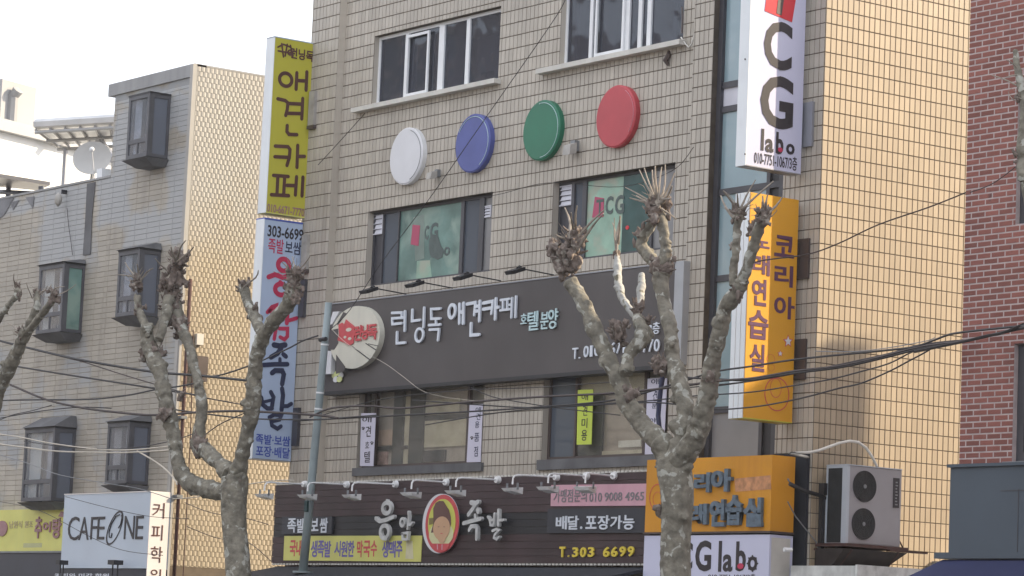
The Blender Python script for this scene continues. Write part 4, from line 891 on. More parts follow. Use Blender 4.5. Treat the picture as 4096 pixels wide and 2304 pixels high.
puts(ys, SL, YC, [('런닝독', 190, 140, 325, 205)], LETBR, d0=.001, dep=.004, bold=.03); strokes(ys, SL, YC, [[(118, 128), (150, 112), (190, 128)], [(140, 108), (150, 185)], [(172, 112), (160, 180)], [(120, 150), (205, 165)], [(190, 118), (205, 180)]], [(190, 160, 14, 14)], 10, LETBR, name='dog_print')
puts(ys, SL, YC, [('010-6671-7770', 55, 1050, 272, 1098)], LETMV, d0=.001, dep=.003, bold=.02)
for z in (8.4, 10.9):
    MB().box(xL+.05, xL+.22, -.20, -.135, z-.33, z+.27).build('wall_bracket', PM_LAMP, ys); MB().box(xL+.04, xL+.24, -.21, -.131, z-.39, z-.33).build('bracket_foot', BROWNF, ys)
bs = thing('projecting_sign', (xL, -.6, 4.8), 'tall pale blue projecting sign with red and navy letters under the yellow one', 'sign')
XY = C(600, 1500, 3.22); XU = C(600, 1100, 3.22)
ya, yb_ = SL.uv(1010, 1832)[0], -.16; bz0_ = SL.uv(1090, 1838)[1]; bz1_ = SL.uv(1140, 888)[1]
MB().box(xL-.25, xL-.001, ya, yb_, bz0_, bz1_).build('box', LBLUE, bs)
MB().box(xL-.26, xL-.0005, ya-.014, ya-.001, bz0_-.012, bz1_+.01).build('edge_strip', EDGEW, bs)
MB().box(xL-.262, xL+.004, ya-.012, yb_, bz1_+.001, bz1_+.03).build('top_rim', LETB, bs); MB().box(xL-.262, xL+.004, ya-.012, yb_, bz0_-.02, bz0_-.001).build('bottom_rim', ALU, bs)
puts(bs, SL, YC, [('303-6699', 58, 1172, 266, 1240)], LETK, d0=.001, dep=.003, bold=.02)
puts(bs, SL, YC, [('족발', 62, 1240, 152, 1325)], LETCR, d0=.001, dep=.003, bold=.012); puts(bs, SL, YC, [('보쌈', 160, 1255, 252, 1330)], LETN, d0=.001, dep=.003, bold=.012)
ID = lambda x, y: (x, y)
strokes(bs, SL, ID, [[(1074, 1108), (1100, 1098), (1130, 1110), (1178, 1098)], [(1120, 1128), (1128, 1136), .8]], [(1134, 1060, 22, 24), (1124, 1158, 24, 22)], 20, LETCR)
strokes(bs, SL, XU, [[(1510, 480), (1570, 410), (1630, 385), (1610, 450), (1540, 470)], [(1788, 300), (1770, 470), (1760, 620), 1.2], [(1765, 590), (1825, 575), (1888, 555)], [(1565, 690), (1620, 700), (1598, 825)], [(1665, 690), (1770, 690), (1768, 790), (1730, 830), (1675, 800)]], [], 50, LETCR)
strokes(bs, SL, XU, [[(1595, 900), (1670, 915), (1740, 900), 1.2], [(1690, 940), (1640, 1010), (1555, 1060), 1.1], [(1715, 1020), (1750, 1050)], [(1672, 1080), (1672, 1150), .8], [(1458, 1160), (1600, 1150), (1768, 1148)], [(1570, 1262), (1610, 1230), (1700, 1232), (1722, 1280), (1700, 1405), 1.1]], [], 60, LETN)
strokes(bs, SL, XY, [[(1432, 290), (1448, 380), (1510, 430), (1570, 430)], [(1555, 220), (1590, 285), (1565, 425)], [(1450, 350), (1578, 320), .7], [(1700, 175), (1712, 260), (1692, 450), 1.1], [(1715, 400), (1770, 400), (1818, 370), .9], [(1535, 545), (1600, 512), (1690, 520), (1665, 575), (1560, 600), (1570, 650), (1640, 692), (1685, 660), .9]], [], 58, LETN)
puts(bs, SL, XY, [('족발·보쌈', 1360, 772, 1805, 905), ('포장·배달', 1362, 922, 1800, 1062)], LETB, d0=.001, dep=.003, bold=.02)
for z in (5.4, 7.6): MB().box(xL+.05, xL+.21, -.20, -.135, z-.35, z+.3).build('wall_bracket', DARKF, bs)

# ------------------------------------------------------------------ air conditioner on the sunlit side wall
AY = C(3150, 1750, 2.616)
ax1 = .50; SA = Plane('S', ax1)
ac = thing('air_conditioner', (.3, .7, 3.3), 'grey outdoor air-conditioner unit with two round fans on the tiled side wall', 'air conditioner')
y0a, y1a = SA.uv(3385, 2000)[0], SA.uv(3604, 2000)[0]; za0, za1 = SA.uv(3490, 2180)[1], SA.uv(3490, 1870)[1]
MB().box(.10, ax1-.002, y0a+.012, y1a, za0, za1).build('casing', ACW, ac)
MB().box(ax1-.002, ax1+.004, y0a+.05, y1a-.005, za0+.01, za1-.01).build('front_panel', ACW, ac)
MB().box(ax1-.09, ax1+.006, y0a, y0a+.05, za0, za1).build('corner_post', ACE, ac); MB().box(.09, .125, y0a, y0a+.03, za0, za1).build('corner_post', ACE, ac)
MB().box(.126, ax1-.091, y0a, y0a+.02, za1-.035, za1).build('top_rail', ACE, ac); MB().box(.09, ax1+.01, y0a-.005, y1a+.005, za1+.001, za1+.014).build('lid', ACE, ac)
MB().box(.126, ax1-.091, y0a+.004, y0a+.011, za0+.01, za1-.036).build('coil', ACK, ac)
mb = MB()
for k in range(26): mb.box(.13+k*.0108, .134+k*.0108, y0a+.001, y0a+.004, za0+.02, za1-.04)
mb.build('fin', ACK, ac, kind='stuff')
for (x, y) in ((803, 512), (790, 905)):
    u, v = SA.uv(*AY(x, y)); R_ = .215
    MB().cyl((ax1+.0045, u, v), (1, 0, 0), R_, R_, .006, 40).build('fan_opening', BLACK, ac)
    f = MB()
    for rr in (.21, .185, .155, .125, .095, .065, .04):
        f.tube([(ax1+.016, u+rr*math.cos(a*math.pi/16), v+rr*math.sin(a*math.pi/16)) for a in range(33)], .0035, 4, caps=False)
    for a in range(12): f.tube([(ax1+.016, u+.03*math.cos(a*math.pi/6), v+.03*math.sin(a*math.pi/6)), (ax1+.016, u+.213*math.cos(a*math.pi/6), v+.213*math.sin(a*math.pi/6))], .003, 4)
    gd = f.build('fan_guard', ACK, ac)
    MB().cyl((ax1+.014, u, v), (1, 0, 0), .028, .028, .008, 14).build('hub', STEELG, gd)
    bl = MB()
    for a in range(4):
        t0 = a*math.pi/2+.3; bl.quad(*[(ax1+.011, u+r*math.cos(t0+dt), v+r*math.sin(t0+dt)) for r, dt in ((.03, 0), (.19, -.1), (.18, .75), (.03, .9))])
    bl.build('blade', ACK, gd)
plate(ac, SA, AY, [(1100, 735), (1162, 738), (1168, 428), (1106, 422)], LETK, 'brand_plate', .005, .006)
mb = MB(); u, v0q, u1, v1q = SA.rect(*AY(1122, 450), *AY(1148, 715))
for k in range(8):
    zz = v0q+(v1q-v0q)*(k+.15)/8; mb.box(ax1+.0115, ax1+.013, u, u1-(k % 3)*.008, zz, zz+(v1q-v0q)*.055)
mb.build('brand_mark', STEELG, ac)
sh = thing('ac_shelf', (.3, .7, 3.2), 'rusty steel shelf holding the air-conditioner on the side wall', 'bracket')
MB().box(.012, .62, y0a-.1, y1a+.05, za0-.05, za0-.008).build('angle_frame', RUST, sh); MB().box(.55, .62, y1a-.3, y1a+.42, za0-.075, za0-.051).build('rail', RUST, sh)
MB().box(.012, .06, y0a-.12, y1a+.5, za0-.10, za0-.076).build('rail', RUST, sh)
for yy in (y0a+.05, y1a-.1): MB().tube([(.02, yy, za0-.6), (.58, yy, za0-.08)], .022, 6).build('strut', RUST, sh)
MB().hexa([(.02, y0a-.1, za0-.08), (.6, y0a-.1, za0-.08), (.6, y1a+.05, za0-.08), (.02, y1a+.05, za0-.08)], [(.02, y0a-.1, za0-.55), (.1, y0a-.1, za0-.55), (.1, y1a-.35, za0-.55), (.02, y1a-.35, za0-.55)]).build('drip_box', pm('dark_brown', (.03, .022, .02), .9, .3, 6), sh)  # dark brown wedge filling the space under the shelf
MB().tube([(.3, y1a+.06, za0+.25), (.3, y1a+.3, za0-.05)], .012, 5).build('brace', RUST, sh)
AH = C(3000, 1152, 1.258)
pts = [Plane('S', .12 if i > 1 else .05).pp(*AH(*q)) for i, q in enumerate(((108, 830), (200, 831), (300, 828), (345, 818), (400, 798), (450, 780), (500, 770), (545, 776), (585, 805), (615, 850), (640, 900)))]
pts[0] = (-.05, -.03, pts[0][2])
MB().tube(pts, .020, 8).build('refrigerant_hose', HOSE, base=pts[0], label='white wrapped hose arching over the air-conditioner', cat='hose', smooth=True)
def cable(pts, r, m, lab, cat='cable', n=5, group=None, name='cable'):
    return MB().tube(pts, r, n).build(name, m, base=pts[0], label=lab, cat=cat, group=group)
cable([Plane('S', .06).pp(*AH(*q)) for q in ((190, 960), (215, 1000), (290, 1030), (360, 1050), (375, 1110), (420, 1220), (450, 1290))], .013, STEELG, 'thin grey cable sagging beside the air-conditioner')
cable([Plane('S', .04).pp(*AH(*q)) for q in ((190, 1075), (230, 1150), (290, 1225), (335, 1280), (345, 1340), (340, 1420))], .009, STEELG, 'thin pale cable hanging left of the steel shelf')
cable([Plane('S', .08).pp(*AH(*q)) for q in ((200, 985), (270, 1020), (345, 1040), (378, 1060))], .03, BLACK, 'thick black pipe run left of the air-conditioner', 'pipe')
q = Plane('S', .0).pp(*AH(365, 1010)); MB().box(.01, .12, q[1]-.08, q[1]+.07, q[2]-.09, q[2]+.07).build('junction_box', BLACK, base=q, label='small black junction box left of the air-conditioner', cat='junction box')
# dark drain pipe low on the side wall
MB().box(.03, .09, .12, .18, 2.4, 4.0).build('drain_pipe', BLACK, base=(.05, .15, 2.4), label='dark square drain pipe low on the side wall left of the shelf', cat='pipe')

# ================================================================== RED BRICK BUILDING, right
RX, RY, RYB = 7.08, -4.27, 15.2; RZ = 14.0
rbld = thing('brick_building', (RX+2, RY, 0), 'dark red brick building at the right edge with a slate grey shop fascia', 'building')
RF = Plane('F', RY)
KB = C(3000, 1152, 1.258); KU = C(3000, 0, 1.258)
rw1 = (RF.uv(4053, 1600)[0], RF.uv(4053, 1600)[0]+1.3, RF.uv(4060, 1846)[1], RF.uv(4060, 1376)[1])
rw2 = (RF.uv(4066, 700)[0], RF.uv(4066, 700)[0]+1.3, RF.uv(4066, 897)[1], RF.uv(4075, 400)[1])
RS = Plane('S', RX)
mb = sheet(RF, RX, RX+6, 2.4, RZ, [rw1, rw2], .2); mb.quad((RX, RY, 0), (RX, RYB, 0), (RX, RYB, RZ), (RX, RY, RZ)); mb.quad((RX+6, RY, 0), (RX+6, RYB, 0), (RX+6, RYB, RZ), (RX+6, RY, RZ))
mb.quad((RX, RYB, 0), (RX+6, RYB, 0), (RX+6, RYB, RZ), (RX, RYB, RZ)); mb.build('wall', MORTAR, rbld)
MB().box(RX, RX+6, RY, RYB, RZ, RZ+.2).build('roof', CEMENT, rbld)
MB().box(RX, RX+.75, RYB-.75, RYB, RZ+.2, RZ+1.35).build('shadow_stack', BRICK, rbld)  # unseen stack, added to throw shade on the tiled side wall
BT = tiles(RF, RX, RX+1.9, 3.6, 10.2, .211, .0665, 0, .01, .017, [rw1, rw2], off=.003, stagger=.5, jv=.016)
lay_tiles('brick', rbld, BT, lambda pl: BRICK, 300)
for o in (rw1, rw2):
    y0, y1 = RY+.06, RY+.15; f = frame_mb(o[0]+.004, o[1]-.004, o[2]+.004, o[3]-.004, .10, y0, y1).build('window', DARKF, rbld)
    zc_ = o[2]+(o[3]-o[2])*.33; MB().box(o[0]+.1, o[1]-.1, y0+.01, y1-.01, zc_-.04, zc_+.04).build('transom', DARKF, f)
    MB().box(o[0]+.1, o[1]-.1, y0+.04, y0+.05, o[2]+.1, zc_-.04).build('pane', GLASSD, f); MB().box(o[0]+.1, o[1]-.1, y0+.04, y0+.05, zc_+.04, o[3]-.1).build('pane', GREYGL, f)
    MB().box(o[0]-.1, o[1]+.1, RY+.21, RY+.23, o[2]-.1, o[3]+.1).build('room', ROOMD, rbld)
MB().box(rw1[0]-.1, rw1[1]+.1, RY-.05, RY+.04, rw1[2]-.07, rw1[2]-.002).build('sill', STEELG, rbld)
fx = RF.uv(3797, 1900)[0]; YF = RY-.23; FF = Plane('F', YF)
fz1, fz0 = FF.uv(3800, 1871)[1], FF.uv(3797, 2210)[1]; fx = FF.uv(3798, 2040)[0]
MB().box(fx, RX+6, YF, RY-.008, fz0, fz1).build('fascia', GREYB, rbld)
MB().box(fx-.03, RX+6, YF-.03, RY-.007, fz1+.001, fz1+.035).build('fascia_cap', GREYB, rbld)
MB().box(fx+1.02, fx+1.03, YF-.004, YF-.0005, fz0, fz1-.25).build('fascia_joint', DARKF, rbld); MB().box(fx+.76, fx+1.4, YF-.004, YF-.0005, fz1-.27, fz1-.262).build('fascia_joint', DARKF, rbld)
MB().box(fx-.12, RX+6, YF-.10, RY-.008, fz0-.07, fz0-.004).build('awning_rail', GREYB, rbld)
na = thing('navy_awning', (RX+2, YF-.6, 2.4), 'dark navy fabric awning at the bottom right corner under the grey fascia', 'awning')
za = fz0-.08; ex = fx-.02
MB().hexa([(ex, YF-.05, za), (RX+6, YF-.05, za), (RX+6, YF-1.3, za-.50), (ex, YF-1.3, za-.50)], [(ex, YF-.05, za-.03), (RX+6, YF-.05, za-.03), (RX+6, YF-1.3, za-.53), (ex, YF-1.3, za-.53)]).build('canopy', NAVY, na)
MB().prism([(ex, YF-.05, za), (ex, YF-1.3, za-.5), (ex, YF-.05, za-.5)], (-.012, 0, 0)).build('end_panel', NAVY, na)
MB().box(ex, RX+6, YF-1.31, YF-1.301, za-.75, za-.50).build('valance', NAVY, na)
MB().box(RX+.01, RX+6, RY+.05, RY+.12, 0, 2.4).build('shopfront', NAVYD, rbld)
# pale flat canopy over the alley in front of the side wall
zc1 = P(3400, 2276, 0, .25)[2]
cn = thing('alley_canopy', (2, 0, zc1-.3), 'pale dirty flat canopy along the bottom below the air-conditioner', 'canopy')
MB().box(.02, 1.3, -.35, 2.9, zc1-.28, zc1).build('slab', pm('canopy_metal', (.58, .59, .57), .6, .22, 5, streak=.5, streakcol=(.26, .26, .24)), cn)
MB().box(1.301, 1.34, -.36, 2.91, zc1-.36, zc1+.015).build('edge', pm('canopy_edge', (.62, .63, .61), .6, .25, 7, streak=.5), cn)
MB().box(.02, 1.34, 2.3, 2.34, zc1+.001, zc1+.2).build('upstand', STEELG, cn)
for yy in (-.3, 2.8): MB().box(1.22, 1.28, yy, yy+.06, .13, zc1-.285).build('post', STEELG, cn)

# ================================================================== LEFT BUILDING
LY, LX = -.64, -16.05; LZT = 11.99; LZ1 = 10.243; TX = -18.9
lb = thing('grey_tiled_building', (-18, LY, 0), 'weathered beige long-tiled building on the left with bay windows and a stair tower', 'building')
LF = Plane('F', LY); LSd = Plane('S', LX)
x0L = -24.6
mb = MB()
mb.quad((TX, LY, 1.5), (LX, LY, 1.5), (LX, LY, LZT), (TX, LY, LZT)); mb.quad((x0L, LY, 1.5), (TX, LY, 1.5), (TX, LY, LZ1), (x0L, LY, LZ1))
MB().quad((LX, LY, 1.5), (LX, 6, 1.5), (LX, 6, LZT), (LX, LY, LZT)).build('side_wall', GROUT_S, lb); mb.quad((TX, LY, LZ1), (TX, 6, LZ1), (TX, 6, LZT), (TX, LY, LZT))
mb.quad((x0L, 6, 0), (LX, 6, 0), (LX, 6, LZT), (x0L, 6, LZT)); mb.quad((x0L, LY, 0), (x0L, 6, 0), (x0L, 6, LZ1), (x0L, LY, LZ1)); mb.build('wall', GROUT_L, lb)
MB().box(TX, LX, LY, 6, LZT, LZT+.03).build('tower_roof', CEMENT, lb); MB().box(x0L, TX-.002, LY-.02, 6, LZ1-.02, LZ1+.02).build('roof', CEMENT, lb)
# cement cap at top of tower
cap = MB(); cz = LF.uv(437, 388)[1]
cap.box(TX-.23, LX-.0, LY-.03, LY+.25, cz, LZT+.02); cap.build('parapet_cap', CEMENT, lb)
cm_ = MB(); cm_.box(LX-.09, LX+.012, LY-.035, LY+.05, 1.6, LZT+.015); cm_.build('corner_trim', pm('corner_plaster', (.40, .385, .36), .8, .1, 2), lb)
rend = pm('cement_patch', (.36, .37, .38), .9, .10, 1.5, streak=.35, streakcol=(.27, .27, .27))
K0 = C(0, 650, 3.22)
def lplate(pts, m, name, d0=.008, dep=.006, cr=ID): return plate(lb, LF, cr, pts, m, name, d0, dep)
lplate([(352, 735), (385, 728), (372, 860), (365, 1018), (335, 1022), (345, 880)], DCEMENT, 'dark_strip', .012, .012)  # flat dark grey strip on the wall face
wedge = pm('stain_dark', (.2, .2, .21), .9, .2)
for q in ([(0, 800), (60, 790), (20, 860), (0, 875)], [(105, 790), (140, 785), (134, 835)], [(45, 810), (80, 800), (55, 842)]): lplate(q, wedge, 'rain_stain', .0165, .002)
# bay windows
bays = []
BAYF = pm('bay_frame', (.085, .085, .095), .5, .15, 4)
def bay(fl, fr, sr, top, bot, hood, lab_parts, pal, m_side, off=.45):
    """fl, fr: left and right edge (px) of the street face, top/bot px at its centre; depth sticks out of the wall"""
    yb = LY-off; pl = Plane('F', yb); mid = (fl+fr)/2
    x0 = pl.uv(fl, (top+bot)/2)[0]; x1 = pl.uv(fr, (top+bot)/2)[0]; z0 = pl.uv(mid, bot)[1]; z1 = pl.uv(mid, top)[1]
    b = frame_mb(x0, x1, z0, z1, .07, yb, yb+.06).build('bay_window', BAYF, lb)
    MB().box(x0, x0+.06, yb+.061, LY-.01, z0, z1).build('frame', BAYF, b)
    MB().box(x1-.07, x1-.001, yb+.061, yb+.11, z0, z1).build('frame', BAYF, b); MB().box(x1-.06, x1-.001, LY-.06, LY-.009, z0, z1).build('frame', BAYF, b)
    MB().box(x1-.06, x1-.001, yb+.111, LY-.061, z1-.07, z1).build('frame', BAYF, b); MB().box(x1-.06, x1-.001, yb+.111, LY-.061, z0, z0+.06).build('frame', BAYF, b)
    zt = z0+(z1-z0)*.27
    MB().box(x0+.07, x1-.07, yb+.005, yb+.05, zt-.04, zt+.04).build('transom', BAYF, b); xm_ = (x0+x1)/2
    MB().box(xm_-.022, xm_+.022, yb+.006, yb+.05, z0+.07, zt-.04).build('mullion', BAYF, b)
    MB().box(x0+.07, x1-.07, yb+.02, yb+.028, zt+.04, z1-.07).build('pane', GLASSC, b)
    MB().box(x0+.07, xm_-.022, yb+.02, yb+.028, z0+.07, zt-.04).build('pane', GLASSC, b); MB().box(xm_+.022, x1-.07, yb+.02, yb+.028, z0+.07, zt-.04).build('pane', GLASSC, b)
    MB().box(x1-.03, x1-.022, yb+.111, LY-.061, z0+.06, z1-.07).build('pane', m_side, b)
    MB().box(x0+.10, x0+(x1-x0)*.45, yb+.09, yb+.1, z0+.05, z1-.05).build('curtain', pal, b); MB().box(x0+(x1-x0)*.62, x1-.12, yb+.12, yb+.13, z0+.3, z1-.05).build('curtain', CURTAIN, b)
    MB().box(x0+.06, x1-.06, LY-.03, LY-.0095, z0, z1).build('room', ROOM, b)
    MB().box(x0-.01, x1+.01, yb-.01, LY-.009, z1+.001, z1+.03).build('bay_roof', BLACK, b)
    MB().hexa([(x0-.05, yb-.06, z0-.02), (x1+.05, yb-.06, z0-.02), (x1+.05, LY-.009, z0-.02), (x0-.05, LY-.009, z0-.02)], [(x0+.12, yb+.16, z0-.15), (x1-.05, yb+.16, z0-.15), (x1-.05, LY-.009, z0-.15), (x0+.12, LY-.009, z0-.15)]).build('sill', DCEMENT, b)
    if hood: MB().hexa([(x0-.04, yb-.05, z1+.032), (x1+.04, yb-.05, z1+.032), (x1+.04, LY-.009, z1+.032), (x0-.04, LY-.009, z1+.032)], [(x0+.02, LY-.12, z1+.032+hood), (x1-.02, LY-.12, z1+.032+hood), (x1-.02, LY-.009, z1+.032+hood), (x0+.02, LY-.009, z1+.032+hood)]).build('hood', DCEMENT, b)
bay(510, 592, 683, 382, 630, 0, '', CURTAIN, GLASSS)
bay(150, 250, 341, 1062, 1330, .08, '', ROOML, TEAL)
bay(468, 552, 646, 1004, 1262, .12, '', CURTAIN, GLASSS)
bay(92, 212, 295, 1716, 2004, .22, '', ROOML, GLASSS)
bay(425, 512, 602, 1692, 1935, .14, '', ROOM, GLASSS)
# tiles of the left building
LT_ = tiles(LF, x0L, TX, 3.5, LZ1-.02, .45, .098, .13, .02, .012, [], off=.006, jv=.009)+tiles(LF, TX, LX-.09, 3.2, LZT-.35, .45, .098, .13, .02, .012, [], off=.006, jv=.009)
lay_tiles('long_tile', lb, LT_, lambda pl: LTILE, 300)
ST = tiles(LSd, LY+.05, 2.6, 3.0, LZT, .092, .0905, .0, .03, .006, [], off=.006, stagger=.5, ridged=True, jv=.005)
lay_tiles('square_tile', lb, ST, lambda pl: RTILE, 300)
# small lamp and pipes on its front
u, v = Plane('F', LY-.1).uv(248, 800)
t = thing('wall_floodlight', (u, LY, v), 'small grey floodlight under the parapet of the left building', 'floodlight')
MB().box(u-.02, u+.02, LY-.12, LY-.015, v+.12, v+.2).build('bracket', BLACK, t); MB().lump((u, LY-.18, v), .09, .1, (.8, .8, 1.5)).build('head', PM_LAMP, t, smooth=True)
pts = [Plane('F', LY-.04).pp(x, y) for x, y in ((268, 830), (274, 900), (283, 960), (290, 1020))]; cable(pts, .006, WIRE, 'thin black cable hanging down the grey render patch')
# downpipe with junk at the corner
pp_ = thing('downpipe', (LX+.06, LY-.05, 2), 'rusty red-brown downpipe with cables at the corner of the left building', 'pipe')
MB().tube([(LX+.10, LY+.1, 1.6), (LX+.10, LY+.1, 8.1)], .035, 10).build('pipe', RUST, pp_, smooth=True)
MB().tube([(LX+.16, LY+.25, 1.6), (LX+.17, LY+.24, 5.2), (LX+.12, LY+.2, 7.2)], .010, 6).build('cable', RUST, pp_)
for z in (4.2, 5.6, 7.0): MB().box(LX+.0125, LX+.15, LY+.04, LY+.16, z, z+.05).build('clip', STEELG, pp_)
MB().box(LX+.013, LX+.10, LY+.32, LY+.56, 6.3, 6.75).build('meter_box', BROWNF, base=(LX+.1, LY+.4, 6.5), label='brown meter box on the golden side wall behind the tree', cat='meter box')
MB().box(LX+.013, LX+.07, LY+.32, LY+.46, 6.95, 7.15).build('meter_box', SILL, base=(LX+.1, LY+.4, 7.1), label='pale meter box on the golden side wall above the brown one', cat='meter box')
# shop signs at its foot
CF = C(0, 1854, 3.22); YCf = -1.08; FC = Plane('F', YCf)
cf = thing('cafe_sign', (-17.5, YCf, 2.9), 'pale blue-white square box sign reading CAFE ONE', 'signboard')
cx0, cx1 = -19.13, -16.0; cz0 = FC.uv(420, 2273)[1]; cz1 = FC.uv(430, 1974)[1]
MB().box(cx0, cx1, YCf, LY-.013, cz0, cz1).build('box', LILAC2, cf)
MB().box(cx0-.01, cx1+.01, YCf-.01, LY-.014, cz1+.001, cz1+.02).build('top_rim', WARMW, cf)
for ch, l, t, r, b in (('C', 880, 685, 1020, 990), ('A', 1020, 690, 1150, 985), ('F', 1172, 688, 1252, 978), ('E', 1258, 685, 1352, 978), ('N', 1605, 675, 1735, 975), ('E', 1752, 672, 1850, 975)): put(cf, FC, CF, ch, l, t, r, b, LETK, d0=.001, dep=.01, bold=-.004, name='letter')
def slant_ell(cx, cy, rx, ry, sk, inner, nm):
    mb = MB(); n = 40; A_ = [2*math.pi*i/n for i in range(n)]
    f = lambda k, a: (cx+rx*k*math.cos(a)-sk*ry*k*math.sin(a)*-1*-1*-1, cy+ry*k*math.sin(a))
    for i in range(n):
        a, b = A_[i], A_[(i+1) % n]; q = [(1, a), (1, b), (inner, b), (inner, a)]
        mb.hexa([FC.pp(*CF(*f(k, t)), .001) for k, t in q], [FC.pp(*CF(*f(k, t)), .011) for k, t in q])
    mb.build(nm, LETK, cf)
slant_ell(1480, 828, 82, 222, -.33, .90, 'letter'); 
mb = MB(); pts = [FC.pp(*CF(*q), .008) for q in ((1545, 660), (1500, 680), (1440, 780), (1410, 880), (1412, 950), (1438, 955), (1446, 895))]; mb.tube(pts, .012, 5).build('letter', LETK, cf)
mb = MB(); pts = [FC.pp(*CF(*q), .008) for q in ((1530, 830), (1556, 790), (1575, 700), (1570, 660))]; mb.tube(pts, .012, 5).build('letter', LETK, cf)
xk = -15.98; SK = Plane('S', xk); yk0 = YCf; yk1 = SK.uv(680, 2000)[0]
MB().box(xk-.018, xk-.001, yk0, yk1, 2.3, cz1).build('side_panel', WARMW, cf)
for ch, l, t, r, b in (('커', 1965, 505, 2118, 705), ('피', 1950, 790, 2095, 988), ('학', 1940, 1068, 2092, 1275), ('원', 1925, 1358, 2075, 1560)): put(cf, SK, CF, ch, l, t, r, b, LETBR, d0=.001, dep=.004, bold=.002, name='letter')
MB().box(cx0, cx1, YCf+.02, LY-.013, 2.2, cz0-.008).build('shop_board', NAVYD, cf)
puts(cf, Plane('F', YCf+.02), CF, [('커피와 미각 학원', 705, 1415, 1405, 1475)], LETW, d0=.001, dep=.003, bold=.02)
def flood2(x, y, lab, wdt):
    q = FC.pp(*CF(x, y)); t = thing('floodlight', q, lab, 'floodlight', 'black floodlights in front of the cafe sign')
    MB().box(q[0]-.08*wdt, q[0]+.08*wdt, q[1]-.30, q[1]-.12, q[2]-.03, q[2]+.05).build('head', BLACK, t)
    for s in (-1, 1): MB().box(q[0]+s*.06*wdt-.01, q[0]+s*.06*wdt+.01, q[1]-.22, q[1]-.2, q[2]-.32, q[2]-.031).build('leg', BLACK, t)
flood2(930, 1290, 'black floodlight at the lower left corner of the cafe sign', .9); flood2(1620, 1290, 'black floodlight below the letter N of the cafe sign', 1.5)
YG = C(0, 1980, 5.367); YYl = -.80; FY = Plane('F', YYl)
yl = thing('yellow_sign', (-21, YYl, 3.2), 'yellow box sign with purple-brown letters at the bottom left edge', 'signboard')
yz0 = FY.uv(120, 2204)[1]; yz1 = FY.uv(120, 2037)[1]; yx1 = cx0-.02
MB().box(x0L, yx1, YYl, LY-.013, yz0, yz1).build('box', YEL2, yl); MB().box(x0L, yx1, YYl-.01, LY-.013, yz0-.035, yz0-.002).build('lower_rim', STEELG, yl)
for ch, l, t, r, b in (('추', 765, 465, 910, 930), ('어', 935, 570, 1105, 800), ('탕', 1140, 495, 1325, 930)): put(yl, FY, YG, ch, l, t, r, b, LETMV, d0=.003, dep=.02, bold=.03, name='letter')
puts(yl, FY, YG, [('남원식', 205, 560, 480, 715), ('원조', 535, 555, 705, 700)], pm('letter_faint', (.40, .33, .20), .6, .2), d0=.001, dep=.006, bold=.01)
plate(yl, FY, YG, [(500, 1130), (900, 1125), (905, 1030), (505, 1035)], pm('faded_print', (.46, .46, .24), .6), 'faded_number', .001, .002)
ell(yl, FY, YG, 55, 720, 115, 165, LETMV, 'pot_print', .002, .02, 30); plate(yl, FY, YG, [(1270, 460), (1375, 480), (1378, 370), (1330, 350)], LETMV, 'pot_print', .002, .02)
MB().box(x0L, cx0-.02, -.78, LY-.013, 1.8, yz0-.04).build('shopfront', NAVYD, lb)
MB().box(x0L, -16.06, LY+.02, LY+.1, .1, 1.8).build('shopfront', NAVYD, lb)

# ================================================================== ROOFTOPS AND BUILDINGS BEHIND
# satellite dish on the low roof
sdp = P(371, 642, 1, LY+.4)
ds = thing('satellite_dish', (sdp[0], LY+.4, LZ1), 'pale round satellite dish on the parapet of the left building', 'satellite dish')
ax = Vector((.72, -.62, .38)).normalized(); cdp = Vector(sdp); mb = MB(); tdir = ax.orthogonal().normalized(); bdir = ax.cross(tdir)
rings = []; n = 28
for i in range(7):
    r = .37*i/6; h = .10*(i/6)**2
    for k in range(n): mb.v.append(tuple(cdp+ax*h+(tdir*math.cos(2*math.pi*k/n)+bdir*math.sin(2*math.pi*k/n))*r))
for i in range(6):
    for k in range(n): mb.f.append((i*n+k, i*n+(k+1) % n, (i+1)*n+(k+1) % n, (i+1)*n+k))
mb.build('reflector', pm('dish_grey', (.42, .41, .39), .5, .05, 3), ds, smooth=True)
MB().tube([cdp-ax*.02, cdp-ax*.12, Vector((cdp.x-.05, cdp.y, LZ1))], .022, 8).build('mast', STEELG, ds)
MB().tube([cdp+ax*.0+Vector((.1, 0, -.34)), cdp+ax*.42+Vector((.12, 0, -.06))], .013, 6).build('feed_arm', PVC, ds); MB().lump(cdp+ax*.44+Vector((.12, 0, -.03)), .05, .05).build('feed_horn', PVC, ds)
MB().box(cdp.x+.55, cdp.x+.75, LY+.2, LY+.5, LZ1+.02, LZ1+.26).build('roof_unit', WHITEP, base=(cdp.x+.6, LY+.3, LZ1), label='small white box on the roof beside the satellite dish', cat='box')

